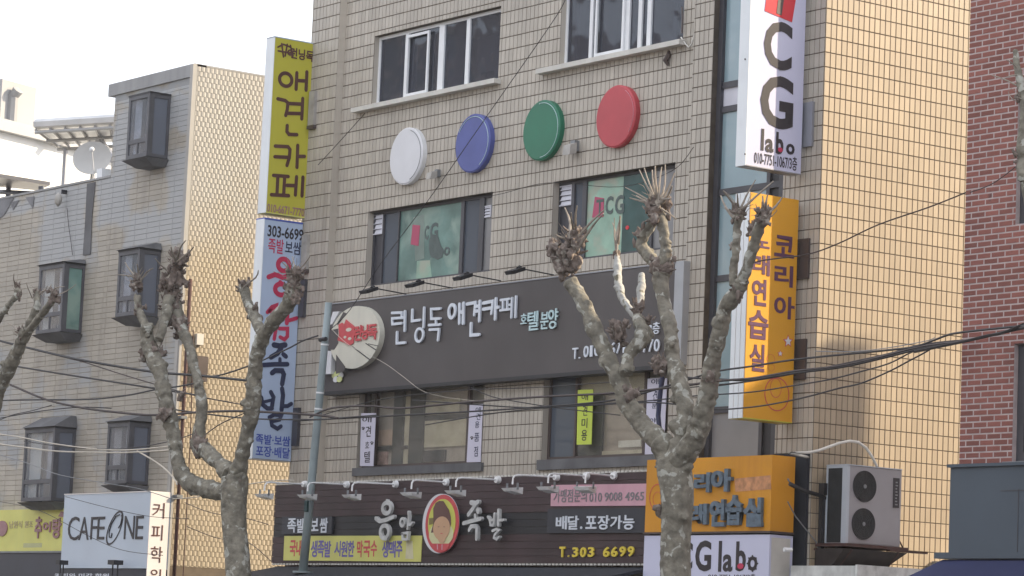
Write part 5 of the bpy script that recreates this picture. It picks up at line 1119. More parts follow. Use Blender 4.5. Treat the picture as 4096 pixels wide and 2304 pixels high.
# white buildings far left, turned about twenty degrees
a = math.radians(21); eS = Vector((-math.sin(a), math.cos(a), 0)); eF = Vector((math.cos(a), math.sin(a), 0))
def far_pt(px, py, D): d = Vector(ray(px, py)); return Vector(CAM)+d*(D/d.length)
def on_side(p0, px, py):                                         # meet the far side wall plane through p0 along eS
    nrm = eF; d = Vector(ray(px, py)); c0 = Vector(CAM); return c0+d*((p0-c0).dot(nrm)/d.dot(nrm))
W0 = far_pt(0, 525, 86)
WHF = pm('far_white', (.80, .80, .78), .8, .04, .5)
fw = thing('white_building', (W0.x, W0.y, 0), 'bright white building far left behind the roofs with a stair block on top', 'building')
p1, p2 = on_side(W0, -120, 490), on_side(W0, 640, 690)
p2.z = p1.z
q1 = p1-eF*12; q2 = p2-eF*12
MB().hexa([(p1.x, p1.y, 0), (p2.x, p2.y, 0), (q2.x, q2.y, 0), (q1.x, q1.y, 0)], [tuple(p1), tuple(p2), tuple(q2), tuple(q1)]).build('wall', WHF, fw)
o_ = eF*.25; lip = [p1+o_, p2+o_, q2, q1]
MB().hexa([tuple(v+Vector((0, 0, -.05))) for v in lip], [tuple(v+Vector((0, 0, .28))) for v in lip]).build('roof_lip', pm('far_lip', (.36, .365, .37), .7, .05, .8), fw)
s1, s2 = on_side(W0-eF*1.2, 10, 316), on_side(W0-eF*1.2, 146, 352); zt = s2.z
s1.z = s2.z = 0; t1, t2 = s1-eF*4, s2-eF*4
MB().hexa([tuple(s1), tuple(s2), tuple(t2), tuple(t1)], [(v.x, v.y, zt) for v in (s1, s2, t2, t1)]).build('stair_block', pm('far_grey_white', (.33, .33, .325), .8, .04, .5), fw)
v1 = on_side(W0-eF*1.15, 42, 545); v2 = on_side(W0-eF*1.15, 50, 360)
MB().tube([v1, (v1.x, v1.y, v2.z-.2), Vector((v1.x, v1.y, v2.z))+eF*.18], .16, 8).build('vent_pipe', pm('far_pipe', (.25, .25, .25), .7), fw)
# lattice roof canopy behind the stair tower
zg = P(300, 505, 1, 9.0)[2]; cn2 = [P(x, y, 2, zg) for x, y in ((143, 512), (500, 490), (500, 565), (232, 580))]
lc = thing('rooftop_canopy', (cn2[0][0], cn2[0][1], zg-2), 'grey steel rooftop canopy with pale translucent panels behind the left stair tower', 'canopy')
A0, A1, A2, A3 = [Vector(c) for c in cn2]
PALEST = pm('pale_steel', (.34, .34, .34), .5, .1, 2); np_ = 6
for i in range(np_):
    s0, s1_ = i/np_, (i+1)/np_; e1, e2 = A0.lerp(A1, s0), A0.lerp(A1, s1_); f1, f2 = A3.lerp(A2, s0), A3.lerp(A2, s1_)
    mb = MB(); mb.hexa([e1, e2, f2, f1], [v+Vector((0, 0, .03)) for v in (e1, e2, f2, f1)]); mb.build('roof_panel', PANELT, lc)
    MB().tube([e1-Vector((0, 0, .05)), f1-Vector((0, 0, .05))], .035, 5).build('rafter', PALEST, lc)
for s in (0, .5, 1): MB().tube([A0.lerp(A3, s)-Vector((0, 0, .12)), A1.lerp(A2, s)-Vector((0, 0, .12))], .045, 5).build('beam', PALEST, lc)
for s in (.12, .55, .9):
    t_ = A3.lerp(A2, s); MB().tube([t_-Vector((0, 0, .1)), Vector((t_.x, t_.y, 0))], .07, 6).build('post', ALU, lc)
MB().tube([A0-Vector((0, 0, -.10)), A1-Vector((0, 0, -.10))], .13, 6).build('gutter', pm('gutter_pale', (.5, .5, .5), .5), lc)
MB().tube([P(345, 495, 1, 12), P(455, 640, 1, 9)], .11, 6).build('brace', ALU, lc); MB().tube([P(185, 520, 1, 12), P(235, 575, 1, 12)], .1, 6).build('brace', ALU, lc)
# dark frame canopy at the far left edge
dz = P(60, 722, 1, 6)[2]; c4 = [Vector(P(x, y, 2, dz)) for x, y in ((-60, 700), (200, 742), (150, 762), (-60, 742))]
dk = thing('roof_frame', (c4[0].x, c4[0].y, dz), 'dark steel frame canopy on a roof at the far left edge', 'canopy')
MB().hexa(c4, [v+Vector((0, 0, .09)) for v in c4]).build('roof_sheet', DARKF, dk)
for x in (35, 165): q = P(x, 745, 1, 6.5); MB().tube([q, (q[0], q[1], LZ1-1)], .07, 5).build('post', DARKF, dk)
q0, q1_ = P(-40, 765, 1, 6.3), P(170, 775, 1, 6.3); MB().tube([q0, q1_], .06, 5).build('rail', DARKF, dk)
MB().box(-30, -20.5, 5.0, 5.4, 6, LZ1+.35).build('pale_wall', WHF, base=(-25, 5, 6), label='pale wall beyond the left parapet under the dark frame', cat='wall')

# ================================================================== PLANE TREES, pollarded
def on_y(cr, x, y, yy): return Vector(P(*cr(x, y), 1, yy))
def rpx(cr_s, w_, p): return 1.19*(w_/cr_s/2)*(Vector(p)-Vector(CAM)).length/FPX
def limb(parent, name, cr, s, pts, ys_, m=None, lumps=.5, vox=.016):
    """pts: (x, y, width) along the limb in one crop of the photograph"""
    n = len(pts); P3 = [on_y(cr, p[0], p[1], ys_[0]+(ys_[1]-ys_[0])*i/(n-1)) for i, p in enumerate(pts)]; R3 = [rpx(s, p[2], q) for p, q in zip(pts, P3)]
    # resample with wobble
    mb = MB(); P4, R4 = [], []
    for i in range(n-1):
        k = 4
        for j in range(k):
            t = j/k; a = P3[max(i-1, 0)]; b = P3[i]; c = P3[i+1]; d = P3[min(i+2, n-1)]
            q = .5*((2*b)+(c-a)*t+(2*a-5*b+4*c-d)*t*t+(3*b-a-3*c+d)*t**3)
            r = R3[i]*(1-t)+R3[i+1]*t; P4.append(q+Vector([random.uniform(-1, 1)*r*.10 for _ in range(3)])); R4.append(r*random.uniform(.88, 1.10))
    P4.append(P3[-1]); R4.append(R3[-1]); mb.tube(P4, R4, 12, jit=.05)
    for q, r in zip(P4, R4):
        if random.random() < lumps: mb.lump(q+Vector([random.uniform(-1, 1)*r*.75 for _ in range(3)]), r*random.uniform(.35, .62), .3)
    return finish(mb, name, m or BARK, parent, vox)
def finish(mb, name, m, parent, vox, disp=.012):
    o = mb.build(name, m, parent)
    md = o.modifiers.new('r', 'REMESH'); md.mode = 'VOXEL'; md.voxel_size = vox; md.use_smooth_shade = True
    tx = bpy.data.textures.get('barkdisp') or bpy.data.textures.new('barkdisp', 'CLOUDS'); tx.noise_scale = .07; tx.noise_depth = 2
    m2 = o.modifiers.new('d', 'DISPLACE'); m2.texture = tx; m2.strength = disp*2; m2.mid_level = .5; m2.texture_coords = 'LOCAL'
    m3 = o.modifiers.new('s', 'SMOOTH'); m3.iterations = 1
    dg = bpy.context.evaluated_depsgraph_get(); me = bpy.data.meshes.new_from_object(o.evaluated_get(dg)); o.modifiers.clear(); o.data = me
    if not me.materials: me.materials.append(m)
    return o
def knob(parent, cr, s, x, y, r, yy, stubs=10, up=1.0):
    c = on_y(cr, x, y, yy); R_ = rpx(s, 2*r, c); mb = MB(); mb.lump(c, R_*.62, .5, (.8, .8, 1.15))
    for _ in range(13): mb.lump(c+Vector([random.uniform(-.8, .8)*R_, random.uniform(-.7, .7)*R_, random.uniform(-.95, .8)*R_]), R_*random.uniform(.16, .38), .5, (random.uniform(.6, 1), random.uniform(.6, 1), random.uniform(.8, 1.7)))
    o = finish(mb, 'knob', BARKD, parent, .016, .02)
    st_ = MB()
    for _ in range(int(stubs*1.1)):
        d = Vector((random.uniform(-1, 1), random.uniform(-1, 1), random.uniform(-.8, 1.2))).normalized(); L_ = R_*random.uniform(.2, .55)
        b = c+d*R_*.7; st_.tube([b, b+d*L_*.5+Vector((0, 0, .01)), b+d*L_+Vector((0, 0, .03*up))], [.022, .017, .008], 5)
    st_.build('stub', BARKD, o, kind='stuff'); return c, R_
def twigs(parent, cr, s, lst, yy, r0=.0155):
    for (x0, y0, x1, y1) in lst:
        a = on_y(cr, x0, y0, yy); b = on_y(cr, x1, y1, yy-random.uniform(-.3, .3)); L_ = (b-a).length; rr = r0*random.uniform(.65, 1.1); bend = Vector((random.uniform(-1, 1), random.uniform(-1, 1), random.uniform(-.4, .6)))*L_*.09
        MB().tube([a-(b-a)*.25, a.lerp(b, .2)+bend*.6, a.lerp(b, .45)+bend, a.lerp(b, .72)+bend*.7, b], [rr*1.5, rr*1.2, rr*1.0, rr*.8, rr*.55], 6, jit=.12).build('twig', TWIG, parent)
def fuzz(parent, cr, x, y, n, L0, L1, yy, spread=1.0, r=.0065):
    c = on_y(cr, x, y, yy); mb = MB()
    for _ in range(n):
        d = Vector((random.uniform(-1, 1)*spread, random.uniform(-1, 1)*spread, random.uniform(.1, 1))).normalized(); L_ = random.uniform(L0, L1)
        b = c+Vector([random.uniform(-.07, .07) for _ in range(3)]); w1 = Vector([random.uniform(-.14, .14) for _ in range(3)])*L_; mb.tube([b, b+d*L_*.35+w1, b+d*L_*.7+w1*1.3, b+d*L_], [r*1.1, r*.85, r*.6, r*.3], 5)
    mb.build('shoot', TWIG, parent, kind='stuff')

# right-hand tree
TY = -4.0; b0 = on_y(H, 755, 1449, TY)
tr = thing('plane_tree', (b0.x, TY, .13), 'large pollarded plane tree in front of the orange signs, with mottled bark and cut knobs', 'tree', 'bare pollarded plane trees along the pavement')
gp = [(b0.x-.05, TY, .1), (b0.x-.03, TY, 1.2), tuple(b0)]
mb = MB(); tp = [(760, 1449, 132), (757, 1330, 128), (762, 1200, 128), (768, 1090, 138), (765, 1000, 146), (752, 920, 150), (745, 860, 150)]
P3 = [Vector(gp[0]), Vector(gp[1])]+[on_y(H, x, y, TY) for x, y, w_ in tp]; R3 = [.27, .22]+[rpx(1.258, w_, b0) for x, y, w_ in tp]
mb.tube(P3, R3, 16, jit=.03)
for q, f in ((on_y(H, 690, 1130, TY-.1), .42), (on_y(H, 700, 960, TY-.05), .4), (on_y(H, 815, 900, TY), .4), (on_y(H, 800, 1150, TY-.05), .35), (on_y(H, 735, 1300, TY-.05), .35)): mb.lump(q, R3[2]*f, .3)
finish(mb, 'trunk', BARK, tr, .02)
limb(tr, 'limb', H, 1.258, [(735, 900, 130), (700, 800, 105), (640, 740, 92), (560, 650, 84), (510, 560, 82), (480, 470, 80), (440, 400, 76), (400, 310, 72), (355, 220, 70), (320, 130, 66), (275, 40, 66), (225, -35, 70)], (TY, TY-.5))
limb(tr, 'limb', H, 1.258, [(760, 870, 120), (795, 760, 95), (810, 640, 85), (795, 540, 82), (765, 440, 78), (742, 340, 66), (735, 240, 62), (715, 140, 60), (695, 50, 60), (680, -60, 70)], (TY, TY+.2))
limb(tr, 'limb', H, 1.258, [(770, 880, 110), (835, 790, 95), (880, 700, 90), (905, 600, 84), (925, 500, 82), (935, 420, 74), (950, 330, 70), (975, 240, 70), (990, 170, 72), (1010, 90, 70), (1065, 25, 62), (1100, -40, 55)], (TY, TY-.2))
limb(tr, 'limb', B, 1.258, [(690, 1400, 70), (655, 1330, 58), (605, 1270, 50), (585, 1215, 46), (625, 1150, 42), (660, 1085, 44)], (TY+.2, TY+.2), vox=.014)
limb(tr, 'limb', B, 1.258, [(690, 1360, 50), (705, 1270, 44), (700, 1180, 44), (690, 1120, 46), (668, 1070, 50)], (TY+.2, TY+.25), vox=.014)
limb(tr, 'limb', B, 1.258, [(1085, 1430, 52), (1120, 1340, 48), (1150, 1240, 50), (1175, 1160, 50), (1205, 1090, 54)], (TY-.2, TY-.3), vox=.014)
limb(tr, 'limb', B, 1.258, [(1050, 1440, 40), (1048, 1350, 34), (1062, 1270, 36), (1065, 1180, 34), (1078, 1080, 38)], (TY-.2, TY-.1), vox=.014)
limb(tr, 'limb', C(2100, 900, 3.22), 3.22, [(1182, 400, 60), (1190, 560, 88), (1195, 680, 92), (1225, 850, 90), (1270, 980, 86), (1350, 1090, 80), (1440, 1200, 90), (1500, 1300, 95)], (TY+.5, TY+.1), m=BARKP, lumps=.1, vox=.013)
limb(tr, 'limb', C(2100, 900, 3.22), 3.22, [(1500, 625, 60), (1500, 740, 90), (1492, 880, 92), (1485, 990, 80), (1470, 1100, 90)], (TY+.5, TY+.2), m=BARKP, lumps=.1, vox=.013)
limb(tr, 'limb', H, 1.258, [(640, 250, 34), (600, 200, 44), (565, 150, 46), (590, 230, 60), (560, 290, 62), (520, 340, 50), (510, 430, 60)], (TY+.2, TY-.3), vox=.014)
for (cr, x, y, r, yy, n) in ((B, 215, 1275, 78, TY-.5, 16), (B, 255, 1190, 52, TY-.5, 14), (B, 155, 1250, 40, TY-.5, 12), (B, 200, 1345, 60, TY-.5, 12), (B, 658, 1075, 58, TY+.2, 16), (B, 650, 1020, 38, TY+.2, 14), (B, 585, 1185, 36, TY+.2, 9), (B, 690, 1340, 62, TY+.2, 10),
                          (B, 1205, 1085, 44, TY-.3, 10), (B, 1150, 1160, 34, TY-.25, 8), (B, 1075, 1075, 38, TY-.1, 12), (B, 1060, 1240, 24, TY-.1, 5), (H, 480, 225, 55, TY-.3, 10), (H, 690, 390, 52, TY, 12), (H, 560, 100, 34, TY+.1, 8), (H, 620, 170, 28, TY+.15, 8), (H, 935, 455, 44, TY-.1, 6), (H, 540, 540, 38, TY-.4, 4), (H, 1075, 20, 36, TY-.2, 6), (H, 680, 1130, 34, TY-.15, 2), (C(2100, 900, 3.22), 1182, 400, 48, TY+.5, 8)): knob(tr, cr, 1.258 if cr in (B, H) else 3.22, x, y, r, yy, n)
twigs(tr, B, 1.258, [(220, 1180, 200, 1045), (255, 1150, 262, 1035), (200, 1200, 150, 1180), (280, 1180, 400, 1055), (300, 1200, 395, 1075), (180, 1230, 110, 1215), (250, 1170, 232, 1070), (290, 1220, 350, 1130)], TY-.5)
twigs(tr, B, 1.258, [(650, 1000, 575, 855), (655, 1000, 600, 845), (665, 1000, 640, 855), (675, 1000, 688, 840), (680, 1005, 705, 828), (690, 1000, 752, 870), (640, 1020, 505, 943), (640, 1030, 527, 996), (690, 1020, 740, 935), (700, 1060, 762, 1105), (668, 990, 655, 835), (640, 1040, 560, 985), (690, 1000, 735, 1000)], TY+.2)
twigs(tr, B, 1.258, [(1210, 1060, 1222, 975), (1225, 1070, 1300, 985), (1200, 1060, 1195, 985)], TY-.3); twigs(tr, B, 1.258, [(1070, 1060, 998, 960), (1085, 1060, 1250, 912), (1085, 1050, 1160, 905), (1070, 1050, 1068, 975), (1055, 1100, 985, 985)], TY-.1)
twigs(tr, B, 1.258, [(460, 1260, 450, 1095), (465, 1250, 482, 1090), (458, 1240, 440, 1120), (470, 1200, 478, 1085)], TY+.5)
for (cr, x, y, n, a_, b_, yy) in ((B, 215, 1230, 14, .10, .32, TY-.5), (B, 660, 1010, 14, .12, .4, TY+.2), (B, 1080, 1060, 10, .1, .3, TY-.1), (B, 1205, 1070, 8, .06, .18, TY-.3), (H, 690, 380, 14, .04, .14, TY), (H, 480, 215, 12, .04, .14, TY-.3), (B, 690, 1330, 14, .06, .2, TY+.2)): fuzz(tr, cr, x, y, n, a_, b_, yy)

# left-hand tree
J = C(0, 1152, 1.258); J0 = C(0, 0, 1.258); b1 = on_y(J, 1200, 1449, TY)
tr2 = thing('plane_tree', (b1.x, TY, .13), 'pollarded plane tree left of the steel pole, in front of the golden side wall', 'tree', 'bare pollarded plane trees along the pavement')
mb = MB(); tp = [(1200, 1449, 110), (1192, 1330, 106), (1180, 1200, 104), (1176, 1090, 112), (1180, 1010, 118), (1182, 950, 116)]
P3 = [Vector((b1.x-.03, TY, .1)), Vector((b1.x-.02, TY, 1.3))]+[on_y(J, x, y, TY) for x, y, w_ in tp]; R3 = [.25, .20]+[rpx(1.258, w_, b1) for x, y, w_ in tp]
mb.tube(P3, R3, 16, jit=.03); mb.lump(on_y(J, 1200, 940, TY), R3[3]*.7, .3); finish(mb, 'trunk', BARK, tr2, .02)
limb(tr2, 'limb', J, 1.258, [(1170, 1040, 80), (1110, 1025, 78), (1040, 1010, 76), (970, 990, 76), (920, 945, 72), (895, 860, 60), (872, 740, 60), (850, 640, 68), (828, 540, 66), (812, 450, 62), (780, 370, 72), (750, 290, 66), (735, 230, 56), (745, 180, 44)], (TY, TY-.3))
limb(tr2, 'limb', J, 1.258, [(1165, 950, 80), (1110, 885, 66), (1050, 835, 66), (1000, 790, 74), (1002, 720, 56), (1015, 630, 48), (1010, 540, 46), (985, 430, 42), (960, 320, 44), (930, 235, 48), (905, 180, 52), (880, 90, 62), (862, 10, 70)], (TY, TY+.3))
limb(tr2, 'limb', J, 1.258, [(1190, 960, 80), (1215, 860, 62), (1240, 750, 62), (1262, 640, 70), (1278, 540, 72), (1280, 450, 62), (1292, 350, 58), (1325, 240, 62), (1375, 170, 60), (1430, 110, 60), (1462, 50, 62), (1480, -20, 70)], (TY, TY-.2))
limb(tr2, 'limb', J, 1.258, [(1318, 230, 50), (1290, 170, 46), (1262, 110, 42), (1238, 50, 42), (1225, -10, 44)], (TY-.1, TY), vox=.014)
limb(tr2, 'limb', J, 1.258, [(800, 260, 44), (820, 190, 42), (838, 120, 46), (850, 50, 50)], (TY-.2, TY+.1), vox=.014)
limb(tr2, 'limb', J, 1.258, [(745, 230, 40), (720, 160, 38), (700, 110, 34), (690, 40, 30)], (TY-.3, TY-.3), vox=.014)
for (cr, x, y, r, yy, n) in ((J0, 880, 1400, 62, TY+.2, 14), (J0, 900, 1310, 52, TY+.2, 12), (J0, 860, 1470, 60, TY+.2, 10), (J, 850, 100, 55, TY+.2, 10), (J, 900, 190, 44, TY+.2, 6), (J, 780, 330, 44, TY-.2, 6), (J, 720, 350, 30, TY-.3, 3), (J, 825, 640, 38, TY-.3, 4), (J, 1000, 785, 46, TY, 6), (J, 1195, 930, 40, TY, 4), (J, 1285, 130, 40, TY, 6), (J0, 1225, 1450, 36, TY, 5), (J, 1480, 25, 44, TY-.2, 10), (J0, 1490, 1400, 48, TY-.2, 12), (J, 910, 545, 22, TY-.2, 3), (J, 700, 120, 30, TY-.3, 7), (J0, 690, 1425, 36, TY-.3, 8), (J, 1250, 490, 22, TY-.1, 2)): knob(tr2, cr, 1.258, x, y, r, yy, n)
twigs(tr2, J0, 1.258, [(900, 1290, 935, 1210), (910, 1300, 975, 1242), (880, 1300, 860, 1240), (690, 1400, 590, 1382), (690, 1400, 630, 1320), (700, 1400, 690, 1330), (720, 1400, 770, 1350), (830, 1350, 780, 1300), (1240, 1430, 1300, 1360), (1490, 1370, 1560, 1290), (1480, 1370, 1470, 1290), (1500, 1380, 1540, 1350), (1470, 1380, 1420, 1320)], TY-.1)
for (cr, x, y, n, a_, b_, yy) in ((J0, 890, 1320, 26, .08, .38, TY+.2), (J0, 1490, 1390, 26, .08, .36, TY-.2), (J0, 690, 1410, 20, .08, .34, TY-.3), (J0, 1225, 1430, 8, .06, .22, TY), (J, 860, 90, 16, .06, .2, TY+.2), (J, 910, 540, 8, .05, .16, TY-.2)): fuzz(tr2, cr, x, y, n, a_, b_, yy)

# far-left tree, trunk out of the picture
N_ = C(0, 1100, 3.22); b2 = on_y(N_, -420, 3900, TY)
tr3 = thing('plane_tree', (b2.x, TY, .13), 'pollarded plane tree reaching in from the left edge with its trunk out of view', 'tree', 'bare pollarded plane trees along the pavement')
mb = MB(); P3 = [Vector((b2.x, TY, .1)), Vector((b2.x, TY, 2.4)), on_y(N_, -300, 2500, TY)]; mb.tube(P3, [.24, .18, .17], 14, jit=.03); finish(mb, 'trunk', BARK, tr3, .022)
limb(tr3, 'limb', N_, 3.22, [(-300, 2500, 200), (-150, 1900, 190), (-20, 1480, 170), (60, 1320, 160), (130, 1180, 150), (200, 1020, 140), (260, 900, 130), (310, 790, 130), (355, 700, 130)], (TY, TY-.1))
limb(tr3, 'limb', N_, 3.22, [(340, 740, 110), (395, 620, 100), (440, 500, 95), (475, 390, 80), (480, 300, 70), (475, 220, 60)], (TY-.1, TY), vox=.014)
limb(tr3, 'limb', N_, 3.22, [(355, 740, 90), (440, 640, 80), (530, 520, 80), (600, 430, 75), (660, 340, 80), (700, 270, 90)], (TY-.1, TY-.3), vox=.014)
limb(tr3, 'limb', N_, 3.22, [(-260, 1500, 90), (-120, 800, 80), (0, 560, 64), (80, 440, 60), (150, 340, 60), (220, 260, 70), (225, 180, 60)], (TY, TY+.2), vox=.014)
for (x, y, r, yy, n) in ((235, 250, 66, TY+.2, 8), (220, 130, 40, TY+.2, 5), (478, 235, 50, TY, 8), (705, 275, 72, TY-.3, 10), (630, 210, 34, TY-.3, 5), (300, 760, 74, TY-.1, 10), (480, 340, 40, TY, 4)): knob(tr3, N_, 3.22, x, y, r, yy, n)
twigs(tr3, N_, 3.22, [(400, 260, 335, 95), (630, 190, 665, 120), (700, 230, 830, 150), (720, 260, 980, 120), (560, 200, 640, 150), (190, 120, 180, -20), (200, 700, 100, 625), (300, 740, 290, 650), (530, 220, 610, 140)], TY-.1, .010)
for (x, y, n, yy) in ((235, 230, 10, TY+.2), (700, 260, 16, TY-.3), (480, 230, 10, TY), (290, 740, 10, TY-.1)): fuzz(tr3, N_, x, y, n, .05, .2, yy, r=.005)

# right-edge tree: only a limb end shows
tr4 = thing('plane_tree', (10.4, TY-1.2, .13), 'pollarded plane tree beyond the right edge, only its twiggy limb tip in view', 'tree', 'bare pollarded plane trees along the pavement')
R4c = C(3000, 0, 1.258); yy = TY-1.2
top = on_y(R4c, 1400, 900, yy); mb = MB(); mb.tube([(top.x+.9, yy, .1), (top.x+.8, yy, 3), (top.x+.5, yy, 5.2), tuple(top)], [.24, .2, .15, .09], 14, jit=.03); finish(mb, 'trunk', BARK, tr4, .022)
limb(tr4, 'limb', R4c, 1.258, [(1400, 900, 90), (1385, 800, 70), (1375, 700, 55), (1385, 600, 45), (1378, 500, 38), (1362, 420, 36), (1345, 340, 30), (1335, 250, 20)], (yy, yy), vox=.012)
for (x, y, r) in ((1375, 790, 44), (1365, 500, 24)): knob(tr4, R4c, 1.258, x, y, r, yy, 8)
twigs(tr4, R4c, 1.258, [(1360, 440, 1215, 378), (1350, 350, 1290, 300), (1365, 460, 1330, 490), (1350, 380, 1280, 395)], yy, .009); fuzz(tr4, R4c, 1365, 480, 10, .06, .2, yy, r=.005)

# ================================================================== OVERHEAD WIRES
V = C(0, 0, .62891)                                              # coordinates read off the whole picture at 2576 wide
def wire(pts, cr, yy, r, m, lab, grp='overhead cables strung along the street'):
    n = len(pts); fy = (lambda x: float(np.interp(x, [1180, 2000, 2900, 3500, 4200], [-1.9, -2.2, -2.6, -4.0, -5.2]))) if yy == 'bundle' else (lambda x: yy)
    P3 = [Vector(Plane('F', fy(cr(*p)[0])).pp(*cr(*p))) for p in pts]
    out = []
    for i in range(n-1):
        a, b, c, d = P3[max(i-1, 0)], P3[i], P3[i+1], P3[min(i+2, n-1)]
        for j in range(6):
            t = j/6; out.append(.5*((2*b)+(c-a)*t+(2*a-5*b+4*c-d)*t*t+(3*b-a-3*c+d)*t**3))
    out.append(P3[-1]); MB().tube(out, r, 5).build('overhead_cable', m, base=out[0], label=lab, cat='cable', group=grp)
WL = 'wires'; yW = -2.6
wire([(-60, 240), (0, 265), (160, 305), (400, 360), (760, 420), (1000, 440), (1240, 465)], J, yW, .022, WIRE, 'uppermost thick black cable crossing the left building and the golden wall')
wire([(-60, 368), (0, 380), (300, 430), (780, 505), (1000, 540)], J, yW, .016, WIRE, 'second black cable sloping down across the left building')
wire([(-60, 568), (0, 566), (200, 562), (450, 560), (640, 540), (790, 510), (900, 495), (990, 478)], J, yW, .014, WIRE, 'black cable dipping then rising to the left tree at mid height')
wire([(-60, 440), (60, 490), (230, 560), (400, 600), (560, 622), (780, 640), (1000, 625), (1240, 620), (1600, 640), (1700, 655)], J, yW, .02, WIRED, 'twisted brown cable sagging over the left second-floor bays')
wire([(-60, 668), (0, 655), (200, 620), (400, 600), (560, 605)], J, yW, .010, WIRE, 'thin black cable rising from the left edge')
wire([(-60, 690), (60, 640), (150, 620), (260, 590)], J, yW, .008, WIRE, 'thin black cable near the left edge above the bay hood')
wire([(350, 355), (430, 375), (600, 430), (800, 490), (1000, 545), (1240, 590)], J, yW, .010, WIRED, 'thin brown cable crossing behind the first cables')
wire([(850, 430), (1000, 440), (1100, 440), (1270, 385), (1440, 310), (1520, 268), (1600, 240)], J, yW+.8, .014, WIRE, 'black cable rising from the left tree to the steel pole')
wire([(880, 612), (1230, 655), (1580, 662), (1700, 655), (1900, 640)], J, yW+.6, .013, WIRE, 'black cable running level behind the left tree towards the pole')
wire([(-60, 720), (0, 735), (100, 750), (250, 780), (430, 805), (560, 815), (700, 812), (860, 795)], J, yW, .012, WIREW, 'pale cable crossing the lower left windows, upper strand')
wire([(-60, 770), (0, 785), (150, 805), (300, 822), (560, 828), (700, 825), (870, 815)], J, yW, .014, WIREW, 'pale cable crossing the lower left windows, lower strand')
wire([(690, 820), (760, 860), (830, 910), (880, 965), (890, 990)], J, yW, .014, WIREW, 'pale rope falling from the crossing towards the cafe sign')
wire([(-60, 815), (0, 840), (150, 885), (300, 940), (520, 980), (700, 1010), (860, 1060)], J, yW, .007, STEELG, 'thin grey wire slanting down above the cafe sign')
wire([(120, 770), (330, 800), (560, 810), (700, 800), (860, 770), (970, 735)], J, yW, .008, WIRE, 'thin black wire crossing the pale strands')
wire([(0, 1075), (200, 1120), (450, 1250), (620, 1320), (820, 1345)], J, yW, .005, WIRE, 'hair-thin wire drooping across the cafe sign')
wire([(330, 1050), (560, 1110), (760, 1150), (950, 1160)], J, yW, .005, WIRE, 'hair-thin wire across the top of the cafe sign')
wire([(930, 1080), (1060, 1130), (1240, 1160), (1350, 1190)], J, yW, .006, WIRED, 'thin wire along the foot of the golden wall')
wire([(940, 1200), (1100, 1260), (1240, 1275), (1370, 1380)], J, yW, .006, WIRED, 'thin wire low on the golden wall behind the trunk')
wire([(870, 1060), (1000, 1050), (1180, 1000), (1380, 970), (1480, 968)], J, yW+.9, .008, WIREW, 'pale thin wire reaching the top of the brown shop sign')
wire([(980, 780), (1100, 690), (1230, 630), (1280, 610)], J, yW, .009, WIRE, 'thin black wire rising between the limbs of the left tree')
yM = -1.9
wire([(350, 210), (440, 290), (600, 370), (700, 440), (800, 515), (900, 545), (1000, 560), (1384, 600)], G, yM, .0035, WIREW, 'thin pale wire from the pole across the sign logo')
wire([(300, 640), (600, 560), (1000, 515), (1384, 500), (1800, 470)], G, yM, .007, WIRE, 'thin wire under the brown-grey signboard')
wire([(1050, 500), (1150, 545), (1300, 575), (1500, 605), (1800, 640)], G, yM, .008, WIRE, 'thin wire crossing the right edge of the left second-floor window')
yR = -5.0; AHc = AH
wire([(1180, 1683), (1400, 1672), (1606, 1661), (1900, 1645), (2150, 1628), (2458, 1600), (2700, 1535), (2860, 1487), (3000, 1466), (3183, 1438), (3413, 1414), (3556, 1400), (3660, 1387), (3739, 1360), (3795, 1339), (3858, 1328), (3954, 1317), (4096, 1303), (4200, 1290)], ID, 'bundle', .013, WIRE, 'upper thick cable running from the steel pole to the bundle over the sunlit side wall')
wire([(1240, 1669), (1330, 1632), (1480, 1624), (1606, 1633), (1845, 1611), (2150, 1588), (2458, 1572), (2700, 1548), (2863, 1525), (3000, 1514), (3080, 1502), (3183, 1484), (3358, 1464), (3517, 1429), (3660, 1392), (3755, 1376), (3850, 1365), (3954, 1343), (4096, 1308), (4200, 1285)], ID, 'bundle', .016, WIRED, 'thickest brown cable running from the steel pole to the right edge')
wire([(2735, 1508), (2776, 1512), (2900, 1518), (3000, 1520), (3183, 1492), (3358, 1470), (3517, 1436), (3660, 1400), (3755, 1382), (3850, 1368), (4096, 1312), (4200, 1290)], ID, 'bundle', .014, WIRE, 'black cable doubling the thickest one right of the tree')
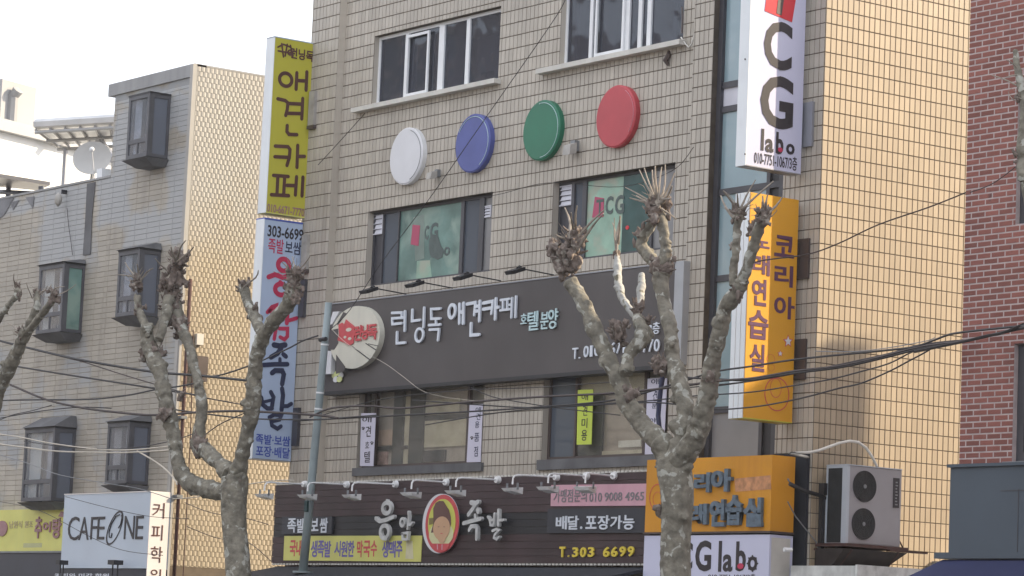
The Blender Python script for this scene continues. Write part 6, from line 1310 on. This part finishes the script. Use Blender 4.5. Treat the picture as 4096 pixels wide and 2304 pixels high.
wire([(1700, 1700), (2000, 1650), (2300, 1622), (2560, 1606), (2776, 1584), (3000, 1569), (3159, 1545), (3318, 1518), (3445, 1486), (3556, 1454), (3636, 1414), (3715, 1382), (3780, 1366)], ID, 'bundle', .009, WIRE, 'thin cable below the thick ones, joining them at the brick wall')
wire([(1650, 1600), (1900, 1618), (2100, 1630), (2306, 1624), (2618, 1610), (2839, 1637), (3000, 1629), (3119, 1611), (3238, 1585), (3357, 1553), (3445, 1533), (3556, 1486), (3636, 1444), (3700, 1410), (3755, 1375)], ID, 'bundle', .010, WIRE, 'lowest thin cable rising steeply to the bundle')
wire([(2740, 1552), (2776, 1548), (3000, 1525), (3183, 1494), (3302, 1470)], ID, 'bundle', .008, WIRE, 'short thin cable under the bundle beside the orange projecting sign')
wire([(-230, 500), (0, 470), (230, 430), (380, 400), (520, 370), (700, 330), (860, 285), (1070, 262)], AHc, 'bundle', .009, WIRED, 'thin brown cable woven along the thick bundle')
wire([(330, 318), (520, 320), (700, 300), (880, 268), (930, 250)], AHc, yR, .005, STEELG, 'hair-thin wire above the cable bundle')
wire([(2575, 815), (2520, 838), (2480, 845), (2420, 860), (2300, 885)], V, yR, .016, WIRE, 'short thick cable at the right edge over the brick wall')
wire([(1425, -20), (1400, 40), (1225, 292), (1080, 500), (960, 660), (880, 780), (830, 830)], V, -1.4, .0065, WIRE, 'thin black wire slanting down across the tiled front past the blue disc')
wire([(2440, 480), (2340, 520), (2210, 565), (2110, 612), (2030, 640), (1920, 655), (1870, 670)], V, -3.0, .009, WIRED, 'thin brown wire slanting across the sunlit side wall')
wire([(2440, 484), (2500, 460), (2580, 400)], V, -4.6, .006, WIRED, 'thin wire continuing over the brick wall')
wire([(918, 285), (860, 350), (800, 415)], V, -.2, .006, WIRE, 'thin wire running off the left end of the upper sill')
wire([(1745, 370), (1690, 430), (1560, 470), (1380, 460), (1250, 490), (1150, 500)], V, -.1, .005, WIRE, 'thin wire sagging under the discs')
q = Vector(P(3520, 880, 1, -3.0)); print('objects', len(bpy.data.objects))
